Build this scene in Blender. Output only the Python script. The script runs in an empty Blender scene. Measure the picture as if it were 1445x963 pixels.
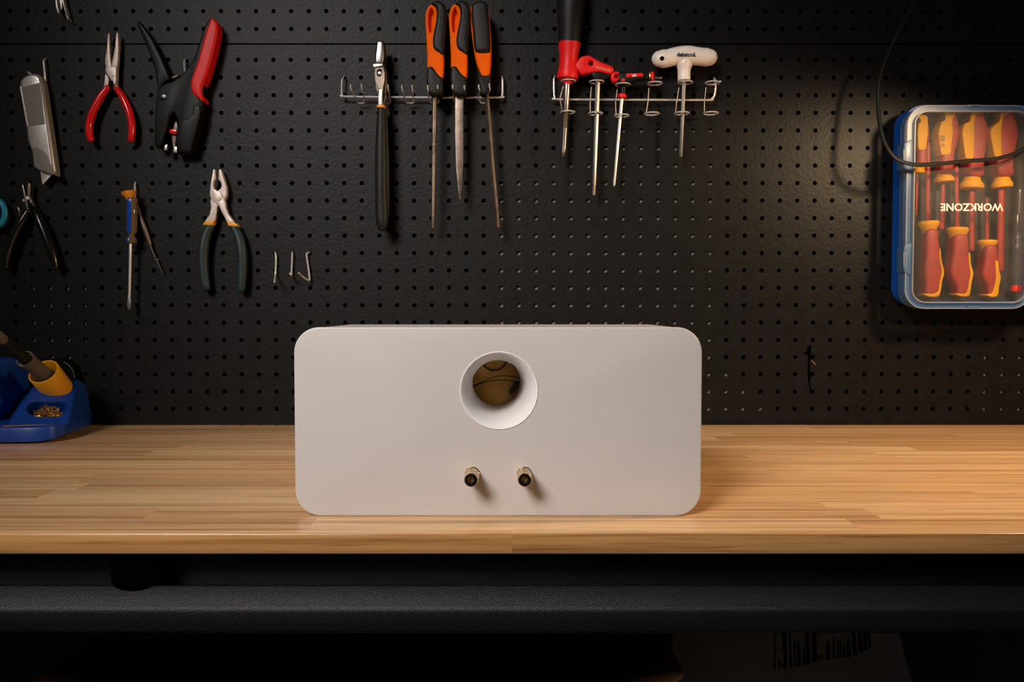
import bpy, bmesh, math, random
from mathutils import Vector, Matrix
random.seed(7)
SC = bpy.context.scene
COL = SC.collection

# ------------------------------------------------------------------ camera
F, CX, CY = 1240.0, 722.5, 481.5
TH = math.radians(2.1)
D = 1.288                       # camera to board, metres
ZT = 0.90                       # worktop height
ct, st = math.cos(TH), math.sin(TH)
def rdir(px, py):
    x = (px-CX)/F; y = -(py-CY)/F
    return Vector((x, ct+y*st, -st+y*ct))
_r = rdir(722, 600)
H = -_r.z/_r.y*D
CAM = Vector((0, -D, ZT+H))
cd = bpy.data.cameras.new('camera'); cd.sensor_width = 36; cd.lens = F/1445*36
cam = bpy.data.objects.new('camera', cd); COL.objects.link(cam)
cam.location = CAM; cam.rotation_euler = (math.pi/2-TH, 0, 0)
SC.camera = cam
def P(px, py, d=0.0):            # photo point on the plane d millimetres in front of the board
    r = rdir(px, py); t = (D-d/1000)/r.y
    return CAM + r*t
def T(px, py, z=ZT):             # photo point on a level plane
    r = rdir(px, py); t = (z-CAM.z)/r.z
    return CAM + r*t
def U(d):                        # metres per photo pixel at depth d
    return (D-d/1000)/F

# ------------------------------------------------------------------ light
SC.view_settings.view_transform = 'Standard'; SC.view_settings.look = 'None'
SC.view_settings.gamma = 1; SC.view_settings.use_curve_mapping = False
SC.view_settings.exposure = 0.0
w = bpy.data.worlds.new('world'); SC.world = w; w.use_nodes = True
w.node_tree.nodes['Background'].inputs[0].default_value = (1, .95, .9, 1)
w.node_tree.nodes['Background'].inputs[1].default_value = 0.013
def spot(name, loc, target, power, col, size, blend, radius):
    l = bpy.data.lights.new(name, 'SPOT'); l.energy = power; l.color = col
    l.spot_size = math.radians(size); l.spot_blend = blend; l.shadow_soft_size = radius
    o = bpy.data.objects.new(name, l); COL.objects.link(o); o.location = loc
    o.rotation_euler = (Vector(target)-Vector(loc)).to_track_quat('-Z', 'Y').to_euler()
    return o
l = bpy.data.lights.new('softbox', 'AREA'); l.shape = 'DISK'; l.size = .85; l.energy = 3.85; l.color = (1, .93, .88); l.spread = math.radians(41)
sb = bpy.data.objects.new('softbox', l); COL.objects.link(sb); sb.location = (-.85, -2.15, 2.22)
sb.rotation_euler = (Vector(P(675, 440, 350))-sb.location).to_track_quat('-Z', 'Y').to_euler()
LP = P(1417, 110, 0)+Vector((0, -.455, 0))
spot('bench_lamp', LP, LP+Vector((-.40, .06, -1)), 15, (1, .70, .40), 158, .35, .03)

# ------------------------------------------------------------------ materials
def new_mat(name, col, rough=.5, metal=0., spec=.5, var=.0, vscale=40, bump=0., bscale=300, coat=0., trans=0., stretch=None):
    m = bpy.data.materials.new(name); m.use_nodes = True
    nt = m.node_tree; b = nt.nodes['Principled BSDF']
    b.inputs['Base Color'].default_value = (*col, 1); b.inputs['Roughness'].default_value = rough
    b.inputs['Metallic'].default_value = metal; b.inputs['Specular IOR Level'].default_value = spec
    b.inputs['Coat Weight'].default_value = coat; b.inputs['Transmission Weight'].default_value = trans
    tc = nt.nodes.new('ShaderNodeTexCoord'); src = tc.outputs['Object']
    if stretch:
        mp = nt.nodes.new('ShaderNodeMapping'); mp.inputs['Scale'].default_value = stretch
        nt.links.new(src, mp.inputs[0]); src = mp.outputs[0]
    if var:
        n = nt.nodes.new('ShaderNodeTexNoise'); n.inputs['Scale'].default_value = vscale; n.inputs['Detail'].default_value = 6
        nt.links.new(src, n.inputs['Vector'])
        r = nt.nodes.new('ShaderNodeValToRGB')
        r.color_ramp.elements[0].position = .3; r.color_ramp.elements[1].position = .7
        r.color_ramp.elements[0].color = (*[c*(1-var) for c in col], 1)
        r.color_ramp.elements[1].color = (*[min(1, c*(1+var)) for c in col], 1)
        nt.links.new(n.outputs[0], r.inputs[0]); nt.links.new(r.outputs[0], b.inputs['Base Color'])
    if bump:
        n = nt.nodes.new('ShaderNodeTexNoise'); n.inputs['Scale'].default_value = bscale; n.inputs['Detail'].default_value = 4
        nt.links.new(src, n.inputs['Vector'])
        bp = nt.nodes.new('ShaderNodeBump'); bp.inputs['Strength'].default_value = bump; bp.inputs['Distance'].default_value = .001
        nt.links.new(n.outputs[0], bp.inputs['Height']); nt.links.new(bp.outputs[0], b.inputs['Normal'])
    return m

M = {}
M['board'] = new_mat('black_hardboard', (.0055, .0050, .0050), .42, spec=.20, var=.35, vscale=60, bump=.3, bscale=220)
M['wall'] = new_mat('backing_wall', (.19, .165, .15), .9, var=.1, vscale=8)
M['floor'] = new_mat('dark_concrete', (.05, .05, .05), .8, var=.3, vscale=6)
M['powder'] = new_mat('black_powder_coat', (.006, .006, .0062), .40, spec=.36, bump=.45, bscale=1300)
M['white'] = new_mat('white_painted_plastic', (.56, .515, .49), .38, spec=.4, var=.03, vscale=9, bump=.02, bscale=60)
M['tube'] = new_mat('white_tube_plastic', (.80, .77, .76), .3, spec=.5)
M['lining'] = new_mat('brown_lining', (.95, .42, .075), .5, var=.4, vscale=22, bump=.3, bscale=30)
M['brass'] = new_mat('brass_gold', (.80, .58, .33), .22, 1, var=.1, vscale=80)
M['brass_wool'] = new_mat('brass_wool_strands', (.42, .235, .07), .38, .75)
M['blackgloss'] = new_mat('black_gloss_plastic', (.008, .008, .008), .2)
M['rubber'] = new_mat('black_rubber', (.010, .0095, .0095), .5, spec=.28, var=.2, vscale=90, bump=.15, bscale=500)
M['blackplastic'] = new_mat('black_plastic', (.005, .005, .0052), .42, spec=.22, bump=.1, bscale=400)
M['chrome'] = new_mat('chrome_wire', (.84, .82, .80), .34, .6, var=.05, vscale=60)
M['steel'] = new_mat('brushed_steel', (.44, .41, .39), .33, 1, var=.15, vscale=70, stretch=(8, 8, 1))
M['satin'] = new_mat('satin_tool_steel', (.70, .60, .55), .45, .4, var=.1, vscale=120, bump=.1, bscale=300)
M['darksteel'] = new_mat('dark_worn_steel', (.20, .155, .125), .38, .85, var=.4, vscale=60, bump=.3, bscale=900)
M['alu'] = new_mat('silver_cast_metal', (.60, .57, .54), .34, .6, var=.12, vscale=160)
M['alu_ribbed'] = new_mat('grey_ribbed_inlay', (.24, .225, .215), .6, .2, bump=.6, bscale=700)
M['red'] = new_mat('red_dipped_vinyl', (.80, .010, .012), .22, spec=.5, coat=.3)
M['redmatte'] = new_mat('red_tool_plastic', (.85, .012, .012), .42, spec=.3, var=.1, vscale=60)
M['orange'] = new_mat('orange_rubber', (1.0, .135, .001), .6, spec=.08, var=.08, vscale=60)
M['green'] = new_mat('dark_green_rubber', (.010, .026, .028), .5, bump=.2, bscale=500, var=.2, vscale=70)
M['yellow'] = new_mat('yellow_plastic', (.80, .34, .01), .4, var=.08, vscale=60)
M['ibyellow'] = new_mat('insulated_yellow', (.78, .35, .002), .5, spec=.2, var=.06, vscale=60)
M['ired'] = new_mat('insulated_red', (.37, .030, .018), .5, var=.12, vscale=60)
M['blue'] = new_mat('blue_moulded_plastic', (.004, .045, .27), .4, var=.12, vscale=40, bump=.08, bscale=300)
M['boxblue'] = new_mat('blue_case_plastic', (.002, .085, .42), .4, var=.08, vscale=40)
M['cyan'] = new_mat('cyan_plastic', (.012, .27, .46), .35)
M['amber'] = new_mat('clear_amber_acetate', (.55, .36, .18), .12, trans=.75)
M['bluecore'] = new_mat('blue_acetate', (.008, .06, .40), .12, coat=.4)
M['cap_orange'] = new_mat('orange_cap', (.85, .30, .02), .35)
M['cream'] = new_mat('cream_white_plastic', (.95, .85, .77), .35, var=.08, vscale=60)
M['void'] = new_mat('black_torn_fibre', (.0008, .0008, .0008), 1., spec=0.)
M['matte'] = new_mat('matte_black_plastic', (.004, .004, .004), .55, spec=.04, bump=.1, bscale=300)
M['ink'] = new_mat('navy_ink', (.012, .018, .055), .5)
M['tan_ink'] = new_mat('tan_ink', (.75, .40, .18), .5)
M['white_ink'] = new_mat('white_ink', (.62, .60, .57), .5)
M['grey_ink'] = new_mat('dark_marking', (.08, .05, .02), .6)
M['greyplastic'] = new_mat('warm_grey_plastic', (.13, .108, .09), .5, bump=.1, bscale=300)
M['cable'] = new_mat('black_cable', (.012, .011, .011), .3)
M['foam'] = new_mat('dark_tray_insert', (.032, .027, .024), .7, bump=.2, bscale=200)
M['card'] = new_mat('brown_cardboard', (.22, .11, .05), .8, var=.15, vscale=25)
M['sack'] = new_mat('grey_white_sack', (.75, .70, .68), .7, var=.12, vscale=18, bump=.3, bscale=25)

def clear_mat(name, col, transp, milky=.5, rough=.12):
    m = bpy.data.materials.new(name); m.use_nodes = True; nt = m.node_tree
    b = nt.nodes['Principled BSDF']; b.inputs['Base Color'].default_value = (*col, 1)
    b.inputs['Roughness'].default_value = rough
    t = nt.nodes.new('ShaderNodeBsdfTransparent'); t.inputs[0].default_value = (.97, .97, .97, 1)
    mx = nt.nodes.new('ShaderNodeMixShader')
    tc = nt.nodes.new('ShaderNodeTexCoord'); n = nt.nodes.new('ShaderNodeTexNoise'); n.inputs['Scale'].default_value = 30
    n.inputs['Detail'].default_value = 5; nt.links.new(tc.outputs['Object'], n.inputs['Vector'])
    mr = nt.nodes.new('ShaderNodeMapRange'); mr.inputs[1].default_value = .3; mr.inputs[2].default_value = .7
    mr.inputs[3].default_value = transp-.04; mr.inputs[4].default_value = transp+.04
    nt.links.new(n.outputs[0], mr.inputs[0]); nt.links.new(mr.outputs[0], mx.inputs[0])
    nt.links.new(b.outputs[0], mx.inputs[1]); nt.links.new(t.outputs[0], mx.inputs[2])
    nt.links.new(mx.outputs[0], nt.nodes['Material Output'].inputs[0])
    return m
M['clear'] = clear_mat('clear_lid_plastic', (.17, .15, .14), .90, rough=.45)
M['clear_rim'] = clear_mat('blue_tinted_clear_rim', (.10, .20, .36), .45, rough=.3)
M['clear_edge'] = clear_mat('frosted_clear_edge', (.36, .35, .35), .4, rough=.35)
M['clear_tube'] = clear_mat('clear_tester_body', (.20, .26, .34), .86)

def wood():
    m = bpy.data.materials.new('butcher_block_wood'); m.use_nodes = True; nt = m.node_tree; L = nt.links
    b = nt.nodes['Principled BSDF']; b.inputs['Roughness'].default_value = .24; b.inputs['Specular IOR Level'].default_value = .45
    tc = nt.nodes.new('ShaderNodeTexCoord')
    sx = nt.nodes.new('ShaderNodeSeparateXYZ'); L.new(tc.outputs['Object'], sx.inputs[0])
    # strips run along x; across the top they step in y, on the front edge the z step stays within one strip
    cb = nt.nodes.new('ShaderNodeCombineXYZ'); L.new(sx.outputs[0], cb.inputs[0])
    ad = nt.nodes.new('ShaderNodeMath'); ad.operation = 'ADD'; L.new(sx.outputs[1], ad.inputs[0]); ad.inputs[1].default_value = 5.0
    L.new(ad.outputs[0], cb.inputs[1])
    br = nt.nodes.new('ShaderNodeTexBrick'); L.new(cb.outputs[0], br.inputs['Vector'])
    br.inputs['Scale'].default_value = 1; br.inputs['Brick Width'].default_value = .43; br.inputs['Row Height'].default_value = .0385
    br.inputs['Mortar Size'].default_value = .00025; br.inputs['Mortar Smooth'].default_value = .3
    br.offset = .37; br.offset_frequency = 2; br.squash = .7; br.squash_frequency = 3
    br.inputs['Color1'].default_value = (0, 0, 0, 1); br.inputs['Color2'].default_value = (1, 1, 1, 1); br.inputs['Mortar'].default_value = (.2, .2, .2, 1)
    ramp = nt.nodes.new('ShaderNodeValToRGB'); L.new(br.outputs['Color'], ramp.inputs[0])
    cr = ramp.color_ramp; cr.elements[0].color = (.61, .35, .165, 1); cr.elements[1].color = (.78, .51, .27, 1)
    e = cr.elements.new(.5); e.color = (.70, .425, .21, 1)
    # per strip shift of the grain
    sh = nt.nodes.new('ShaderNodeVectorMath'); sh.operation = 'MULTIPLY_ADD'
    L.new(br.outputs['Color'], sh.inputs[0]); sh.inputs[1].default_value = (3.1, 7.7, 5.3); L.new(tc.outputs['Object'], sh.inputs[2])
    def grain(scale, sc, det):
        mp = nt.nodes.new('ShaderNodeMapping'); mp.inputs['Scale'].default_value = scale; L.new(sh.outputs[0], mp.inputs[0])
        n = nt.nodes.new('ShaderNodeTexNoise'); n.inputs['Scale'].default_value = sc; n.inputs['Detail'].default_value = det
        n.inputs['Roughness'].default_value = .62; n.inputs['Distortion'].default_value = .35; L.new(mp.outputs[0], n.inputs['Vector']); return n
    g1 = grain((1.3, 75, 75), 1.5, 8); g2 = grain((11, 420, 420), 1.0, 4)
    r1 = nt.nodes.new('ShaderNodeValToRGB'); L.new(g1.outputs[0], r1.inputs[0])
    r1.color_ramp.elements[0].position = .33; r1.color_ramp.elements[0].color = (.52, .44, .38, 1)
    r1.color_ramp.elements[1].position = .68; r1.color_ramp.elements[1].color = (1.0, 1.0, 1.0, 1)
    e = r1.color_ramp.elements.new(.5); e.color = (.90, .88, .86, 1)
    r2 = nt.nodes.new('ShaderNodeValToRGB'); L.new(g2.outputs[0], r2.inputs[0])
    r2.color_ramp.elements[0].position = .30; r2.color_ramp.elements[0].color = (.62, .55, .48, 1)
    r2.color_ramp.elements[1].position = .47; r2.color_ramp.elements[1].color = (1, 1, 1, 1)
    m1 = nt.nodes.new('ShaderNodeMix'); m1.data_type = 'RGBA'; m1.blend_type = 'MULTIPLY'; m1.inputs[0].default_value = 1
    L.new(ramp.outputs[0], m1.inputs[6]); L.new(r1.outputs[0], m1.inputs[7])
    m2 = nt.nodes.new('ShaderNodeMix'); m2.data_type = 'RGBA'; m2.blend_type = 'MULTIPLY'; m2.inputs[0].default_value = .8
    L.new(m1.outputs[2], m2.inputs[6]); L.new(r2.outputs[0], m2.inputs[7])
    # front-facing edge multiplied darker and warmer: its shading put into the wood colour
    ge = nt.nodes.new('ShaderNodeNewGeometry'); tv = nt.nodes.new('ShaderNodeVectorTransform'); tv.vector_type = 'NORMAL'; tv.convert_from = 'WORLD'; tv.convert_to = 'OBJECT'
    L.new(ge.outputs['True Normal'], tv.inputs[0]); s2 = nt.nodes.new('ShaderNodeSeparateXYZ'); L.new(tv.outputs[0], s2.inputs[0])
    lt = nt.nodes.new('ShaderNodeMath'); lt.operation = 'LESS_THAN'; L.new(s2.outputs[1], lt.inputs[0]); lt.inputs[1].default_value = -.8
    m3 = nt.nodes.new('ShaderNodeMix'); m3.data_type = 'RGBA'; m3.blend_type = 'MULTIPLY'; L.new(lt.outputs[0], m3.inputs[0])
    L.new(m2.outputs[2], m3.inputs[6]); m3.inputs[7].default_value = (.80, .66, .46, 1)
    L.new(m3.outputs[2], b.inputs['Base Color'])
    bp = nt.nodes.new('ShaderNodeBump'); bp.inputs['Strength'].default_value = .12; bp.inputs['Distance'].default_value = .0006
    L.new(g2.outputs[0], bp.inputs['Height']); L.new(bp.outputs[0], b.inputs['Normal'])
    return m
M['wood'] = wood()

# ------------------------------------------------------------------ mesh helpers
def BM(): return bmesh.new()
def finish(name, bm, mat, origin, angle=35):
    bmesh.ops.remove_doubles(bm, verts=bm.verts, dist=1e-7)
    bmesh.ops.recalc_face_normals(bm, faces=bm.faces)
    me = bpy.data.meshes.new(name)
    for v in bm.verts: v.co -= origin
    for f in bm.faces: f.smooth = not (len(f.verts) > 6 or abs(f.normal.y) > .99995 or abs(f.normal.z) > .99995)
    bm.to_mesh(me); bm.free()
    me.set_sharp_from_angle(angle=math.radians(angle))
    me.materials.append(M[mat] if isinstance(mat, str) else mat)
    o = bpy.data.objects.new(name, me); COL.objects.link(o)
    return o
def thing(name, label, cat, loc, group=None):
    o = bpy.data.objects.new(name, None); COL.objects.link(o); o.empty_display_size = .02
    o.location = loc; o['label'] = label; o['category'] = cat
    if group: o['group'] = group
    o['_w'] = [*loc]
    return o
def part(name, bm, mat, parent, label=None, angle=35):
    org = Vector(parent['_w']); o = finish(name, bm, mat, org, angle)
    o.parent = parent; o['_w'] = [*org]
    if parent.type == 'MESH' or parent.parent: o.location = (0, 0, 0)
    if label: o['label'] = label
    return o
def solo(name, bm, mat, label, cat, group=None, kind=None, angle=35):
    lo = Vector([min(v.co[i] for v in bm.verts) for i in range(3)]); hi = Vector([max(v.co[i] for v in bm.verts) for i in range(3)])
    org = Vector(((lo.x+hi.x)/2, (lo.y+hi.y)/2, lo.z))
    o = finish(name, bm, mat, org, angle); o.location = org; o['_w'] = [*org]
    if label: o['label'] = label
    if cat: o['category'] = cat
    if group: o['group'] = group
    if kind: o['kind'] = kind
    return o

def smooth_path(pts, n, closed=False):
    """Catmull-Rom through tuples of any length."""
    out = []; N = len(pts)
    rng = range(N) if closed else range(N-1)
    for i in rng:
        if closed: a, b, c, d = pts[(i-1) % N], pts[i], pts[(i+1) % N], pts[(i+2) % N]
        else: a, b, c, d = pts[max(i-1, 0)], pts[i], pts[i+1], pts[min(i+2, N-1)]
        for k in range(n):
            t = k/n
            out.append(tuple(.5*(2*q+(r-p)*t+(2*p-5*q+4*r-s)*t*t+(3*q-p-3*r+s)*t**3) for p, q, r, s in zip(a, b, c, d)))
    if not closed: out.append(tuple(pts[-1]))
    return out
def orient(pts):
    a = sum(p[0]*q[1]-q[0]*p[1] for p, q in zip(pts, pts[1:]+pts[:1]))
    return pts if a > 0 else pts[::-1]
def limits(pts, r):              # share of an inset r that each outline point can take without folding over
    full = offset(pts, 1.0); n = len(pts); res = []
    E = [(Vector(pts[i]), Vector(pts[(i+1) % n])) for i in range(n)]
    for i in range(n):
        p = Vector(pts[i]); dv = Vector(full[i])-p; s = r; ok = False
        for _ in range(14):
            q = p+dv*s; dm = 9.
            for a, b in E:
                ab = b-a; L2 = ab.length_squared
                t = 0 if L2 == 0 else max(0, min(1, (q-a).dot(ab)/L2))
                dm = min(dm, (q-a-ab*t).length)
            if dm >= s*.93: ok = True; break
            s *= .85
        res.append(s/r if ok else .1)
    for _ in range(2): res = [min(res[i], .5*res[i]+.25*(res[i-1]+res[(i+1) % n])) for i in range(n)]
    return res
def offset(pts, e, lim=None):    # positive e goes inward on a counter-clockwise outline
    if abs(e) < 1e-9: return list(pts)
    out = []; n = len(pts); e0 = e
    for i in range(n):
        e = e0*lim[i] if lim else e0
        p, q, r = Vector(pts[i-1]), Vector(pts[i]), Vector(pts[(i+1) % n])
        a = (q-p); b = (r-q)
        if a.length < 1e-9 or b.length < 1e-9: out.append(tuple(q)); continue
        a.normalize(); b.normalize()
        na = Vector((-a.y, a.x)); nb = Vector((-b.y, b.x)); m = na+nb
        if m.length < 1e-6: out.append(tuple(q)); continue
        m.normalize(); c = max(.55, m.dot(na))
        out.append(tuple(q+m*(e/c)))
    return out
def rprism_w(bm, pts, y0, y1, r=0., seg=3, holes=(), back=True, hr=True):
    """Rounded slab: outline pts [(x, z)] metres, from y0 (back) to y1 (front, smaller y)."""
    pts = orient(list(pts)); rr = min(r, abs(y0-y1)/2*.98)
    lim = limits(pts, rr) if rr > 0 else None
    layers = []
    sgn = 1 if y1 > y0 else -1
    if rr > 0:
        if back:
            for k in range(seg+1):
                a = math.pi/2*k/seg; layers.append((rr*(1-math.sin(a)), y0+sgn*rr*(1-math.cos(a))))
        else: layers.append((0, y0))
        for k in range(seg+1):
            a = math.pi/2*k/seg; layers.append((rr*(1-math.cos(a)), y1-sgn*rr*(1-math.sin(a))))
    else: layers = [(0, y0), (0, y1)]
    def loops(pp, s, lm=None):
        rings = []
        for e, y in layers:
            rings.append([bm.verts.new((x, y, z)) for x, z in offset(pp, e*s, lm)])
        for A, B in zip(rings, rings[1:]):
            n = len(A)
            for i in range(n): bm.faces.new((A[i], A[(i+1) % n], B[(i+1) % n], B[i]))
        return rings
    R = loops(pts, 1, lim)
    if not holes:
        bm.faces.new(R[0][::-1]); bm.faces.new(R[-1])
    else:
        HR = [loops(orient(list(h)), -1 if (r > 0 and hr) else 0) for h in holes]
        for k in (0, -1):
            ed = []
            for rg in [R]+HR:
                lp = rg[k]
                for i in range(len(lp)):
                    e = bm.edges.get((lp[i], lp[(i+1) % len(lp)])); ed.append(e)
            bmesh.ops.triangle_fill(bm, edges=ed, use_beauty=True)
    return bm
def rprism(bm, px, d0, d1, r=0., sm=0, seg=3, holes=(), ref=None, back=True):
    """As rprism_w from a photo outline at the slab's own distance; d0 back, d1 front, r in mm."""
    dm = ref if ref is not None else (d0+d1)/2
    if sm: px = smooth_path(px, sm, True)
    q = [P(x, y, dm) for x, y in px]
    hs = [[(P(x, y, dm).x, P(x, y, dm).z) for x, y in h] for h in holes]
    return rprism_w(bm, [(v.x, v.z) for v in q], -d0/1000, -d1/1000, r/1000, seg, hs, back)
def circle_px(cx, cy, rx, ry=None, n=20):
    ry = rx if ry is None else ry
    return [(cx+rx*math.cos(2*math.pi*k/n), cy+ry*math.sin(2*math.pi*k/n)) for k in range(n)]
def sweep_w(bm, pts, rad, seg=12, flat=1., caps='round', closed=False):
    """Tube through world points with radii; flat scales the section along world y."""
    n = len(pts); pts = [Vector(p) for p in pts]
    if not hasattr(rad, '__len__'): rad = [rad]*n
    rad = list(rad)
    tang = []
    for i in range(n):
        if closed: t = pts[(i+1) % n]-pts[i-1]
        else: t = pts[min(i+1, n-1)]-pts[max(i-1, 0)]
        tang.append(t.normalized())
    if caps == 'round' and not closed:
        def capset(p, t, r, s):
            return [(p+t*(s*r*flat_c*math.sin(a)), r*math.cos(a)) for a in (math.radians(80), math.radians(55), math.radians(28))]
        flat_c = min(1., flat) if flat < 1 else 1.
        A = capset(pts[0], tang[0], rad[0], -1); B = capset(pts[-1], tang[-1], rad[-1], 1)[::-1]
        pts = [a[0] for a in A]+pts+[b[0] for b in B]; rad = [a[1] for a in A]+rad+[b[1] for b in B]
        tang = [tang[0]]*3+tang+[tang[-1]]*3
    rings = []
    t0 = tang[0]; Y = Vector((0, 1, 0))
    u = (Y-t0*Y.dot(t0))
    if u.length < .15: u = Vector((0, 0, 1))-t0*t0.z
    u.normalize(); prev = t0
    for p, r, t in zip(pts, rad, tang):
        ax = prev.cross(t)
        if ax.length > 1e-7:
            u = Matrix.Rotation(prev.angle(t), 3, ax.normalized()) @ u
        if flat != 1.:
            q = Y-t*Y.dot(t)
            if q.length > .2: u = q.normalized()
        u = (u-t*u.dot(t)).normalized(); v = t.cross(u); prev = t
        rings.append([bm.verts.new(p+(u*math.cos(2*math.pi*k/seg)*flat+v*math.sin(2*math.pi*k/seg))*r) for k in range(seg)])
    pr = list(zip(rings, rings[1:]))
    if closed: pr.append((rings[-1], rings[0]))
    for A, B in pr:
        for k in range(seg): bm.faces.new((A[k], A[(k+1) % seg], B[(k+1) % seg], B[k]))
    if not closed: bm.faces.new(rings[0][::-1]); bm.faces.new(rings[-1])
    return bm
def sweep(bm, path, seg=12, flat=1., sm=5, caps='round'):
    """path of (px, py, d mm, r px)"""
    if sm: path = smooth_path(path, sm)
    return sweep_w(bm, [P(a, b, d) for a, b, d, r in path], [r*U(d) for a, b, d, r in path], seg, flat, caps)
def wire(bm, path, r_mm, seg=8, sm=4, caps='round'):
    if sm: path = smooth_path(path, sm)
    return sweep_w(bm, [P(*p) for p in path], r_mm/1000, seg, 1., caps)
def lathe(bm, p0, p1, prof, seg=24, drift=None, close=False):
    """prof: list of (distance m along the axis, radius m)"""
    p0, p1 = Vector(p0), Vector(p1); ax = (p1-p0).normalized(); Lg = (p1-p0).length
    ref = Vector((0, 0, 1)) if abs(ax.z) < .9 else Vector((0, 1, 0))
    u = (ref-ax*ref.dot(ax)).normalized(); v = ax.cross(u); rings = []
    for s, r in prof:
        c = p0+ax*s+(Vector(drift)*(s/Lg) if drift else Vector())
        rings.append([bm.verts.new(c+(u*math.cos(2*math.pi*k/seg)+v*math.sin(2*math.pi*k/seg))*max(r, 1e-5)) for k in range(seg)])
    pr = list(zip(rings, rings[1:]))
    if close: pr.append((rings[-1], rings[0]))
    for A, B in pr:
        for k in range(seg): bm.faces.new((A[k], A[(k+1) % seg], B[(k+1) % seg], B[k]))
    if not close: bm.faces.new(rings[0][::-1]); bm.faces.new(rings[-1])
    return bm
def turned(bm, a, b, d, prof, seg=20):
    """turned piece hanging parallel to the board, from photo point a to b; prof (fraction, r px)"""
    A, B = P(*a, d), P(*b, d); L = (B-A).length
    return lathe(bm, A, B, [(t*L, r*U(d)) for t, r in prof], seg)
def box(bm, a, b, bev=0.):
    a, b = Vector(a), Vector(b)
    r = bmesh.ops.create_cube(bm, size=1, matrix=Matrix.Translation((a+b)/2) @ Matrix.Diagonal((*(b-a), 1)))
    if bev:
        vs = r['verts']; ed = list({e for v in vs for e in v.link_edges})
        bmesh.ops.bevel(bm, geom=ed, offset=bev, segments=3, profile=.5, affect='EDGES')
    return bm
def profile_x(bm, prof, x0, x1):
    """closed (y, z) profile extruded along x"""
    A = [bm.verts.new((x0, y, z)) for y, z in prof]; B = [bm.verts.new((x1, y, z)) for y, z in prof]; n = len(A)
    for i in range(n): bm.faces.new((A[i], A[(i+1) % n], B[(i+1) % n], B[i]))
    bm.faces.new(A[::-1]); bm.faces.new(B); return bm
def boolean(bmA, bmB, op='DIFFERENCE'):
    obs = []
    for b in (bmA, bmB):
        bmesh.ops.recalc_face_normals(b, faces=b.faces)
        me = bpy.data.meshes.new('tmp'); b.to_mesh(me); b.free(); o = bpy.data.objects.new('tmp', me); COL.objects.link(o); obs.append(o)
    md = obs[0].modifiers.new('b', 'BOOLEAN'); md.object = obs[1]; md.operation = op; md.solver = 'EXACT'
    dg = bpy.context.evaluated_depsgraph_get(); dg.update()
    ev = obs[0].evaluated_get(dg); me = bpy.data.meshes.new_from_object(ev)
    bm = bmesh.new(); bm.from_mesh(me)
    for o in obs: bpy.data.objects.remove(o)
    return bm
def text_bm(body, height, center, rot=0., extrude=.0004, bold=.0, sx=1., width=None):
    """letters in the x-z plane facing -y; height is the cap height"""
    cu = bpy.data.curves.new('lettering', 'FONT'); cu.body = body; cu.size = 1; cu.align_x = 'CENTER'; cu.align_y = 'CENTER'
    cu.extrude = 0.; cu.offset = bold; cu.resolution_u = 3
    o = bpy.data.objects.new('tmp', cu); COL.objects.link(o)
    dg = bpy.context.evaluated_depsgraph_get(); dg.update()
    me = bpy.data.meshes.new_from_object(o.evaluated_get(dg)); bpy.data.objects.remove(o)
    bm = bmesh.new(); bm.from_mesh(me)
    ys = [v.co.y for v in bm.verts]; xs = [v.co.x for v in bm.verts]
    cx, cy = (min(xs)+max(xs))/2, (min(ys)+max(ys))/2; s = height/(max(ys)-min(ys)); sx = width/((max(xs)-min(xs))*s) if width else sx
    r = bmesh.ops.extrude_face_region(bm, geom=bm.faces[:])
    for v in [g for g in r['geom'] if isinstance(g, bmesh.types.BMVert)]: v.co.z += extrude/s
    c, sn = math.cos(rot), math.sin(rot)
    for v in bm.verts:
        x, y, z = (v.co.x-cx)*s*sx, (v.co.y-cy)*s, v.co.z*s
        v.co = Vector(center)+Vector((x*c-y*sn, -z, x*sn+y*c))
    return bm

# ------------------------------------------------------------------ the setting
def structure(name, bm, mat):
    o = solo(name, bm, mat, None, None, kind='structure'); return o
structure('wall_back', box(BM(), (-2.2, .018, 0), (2.2, .12, 2.6)), 'wall')
structure('floor', box(BM(), (-2.2, -3.4, -.1), (2.2, .12, 0)), 'floor')

PITCH = .0254
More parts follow.
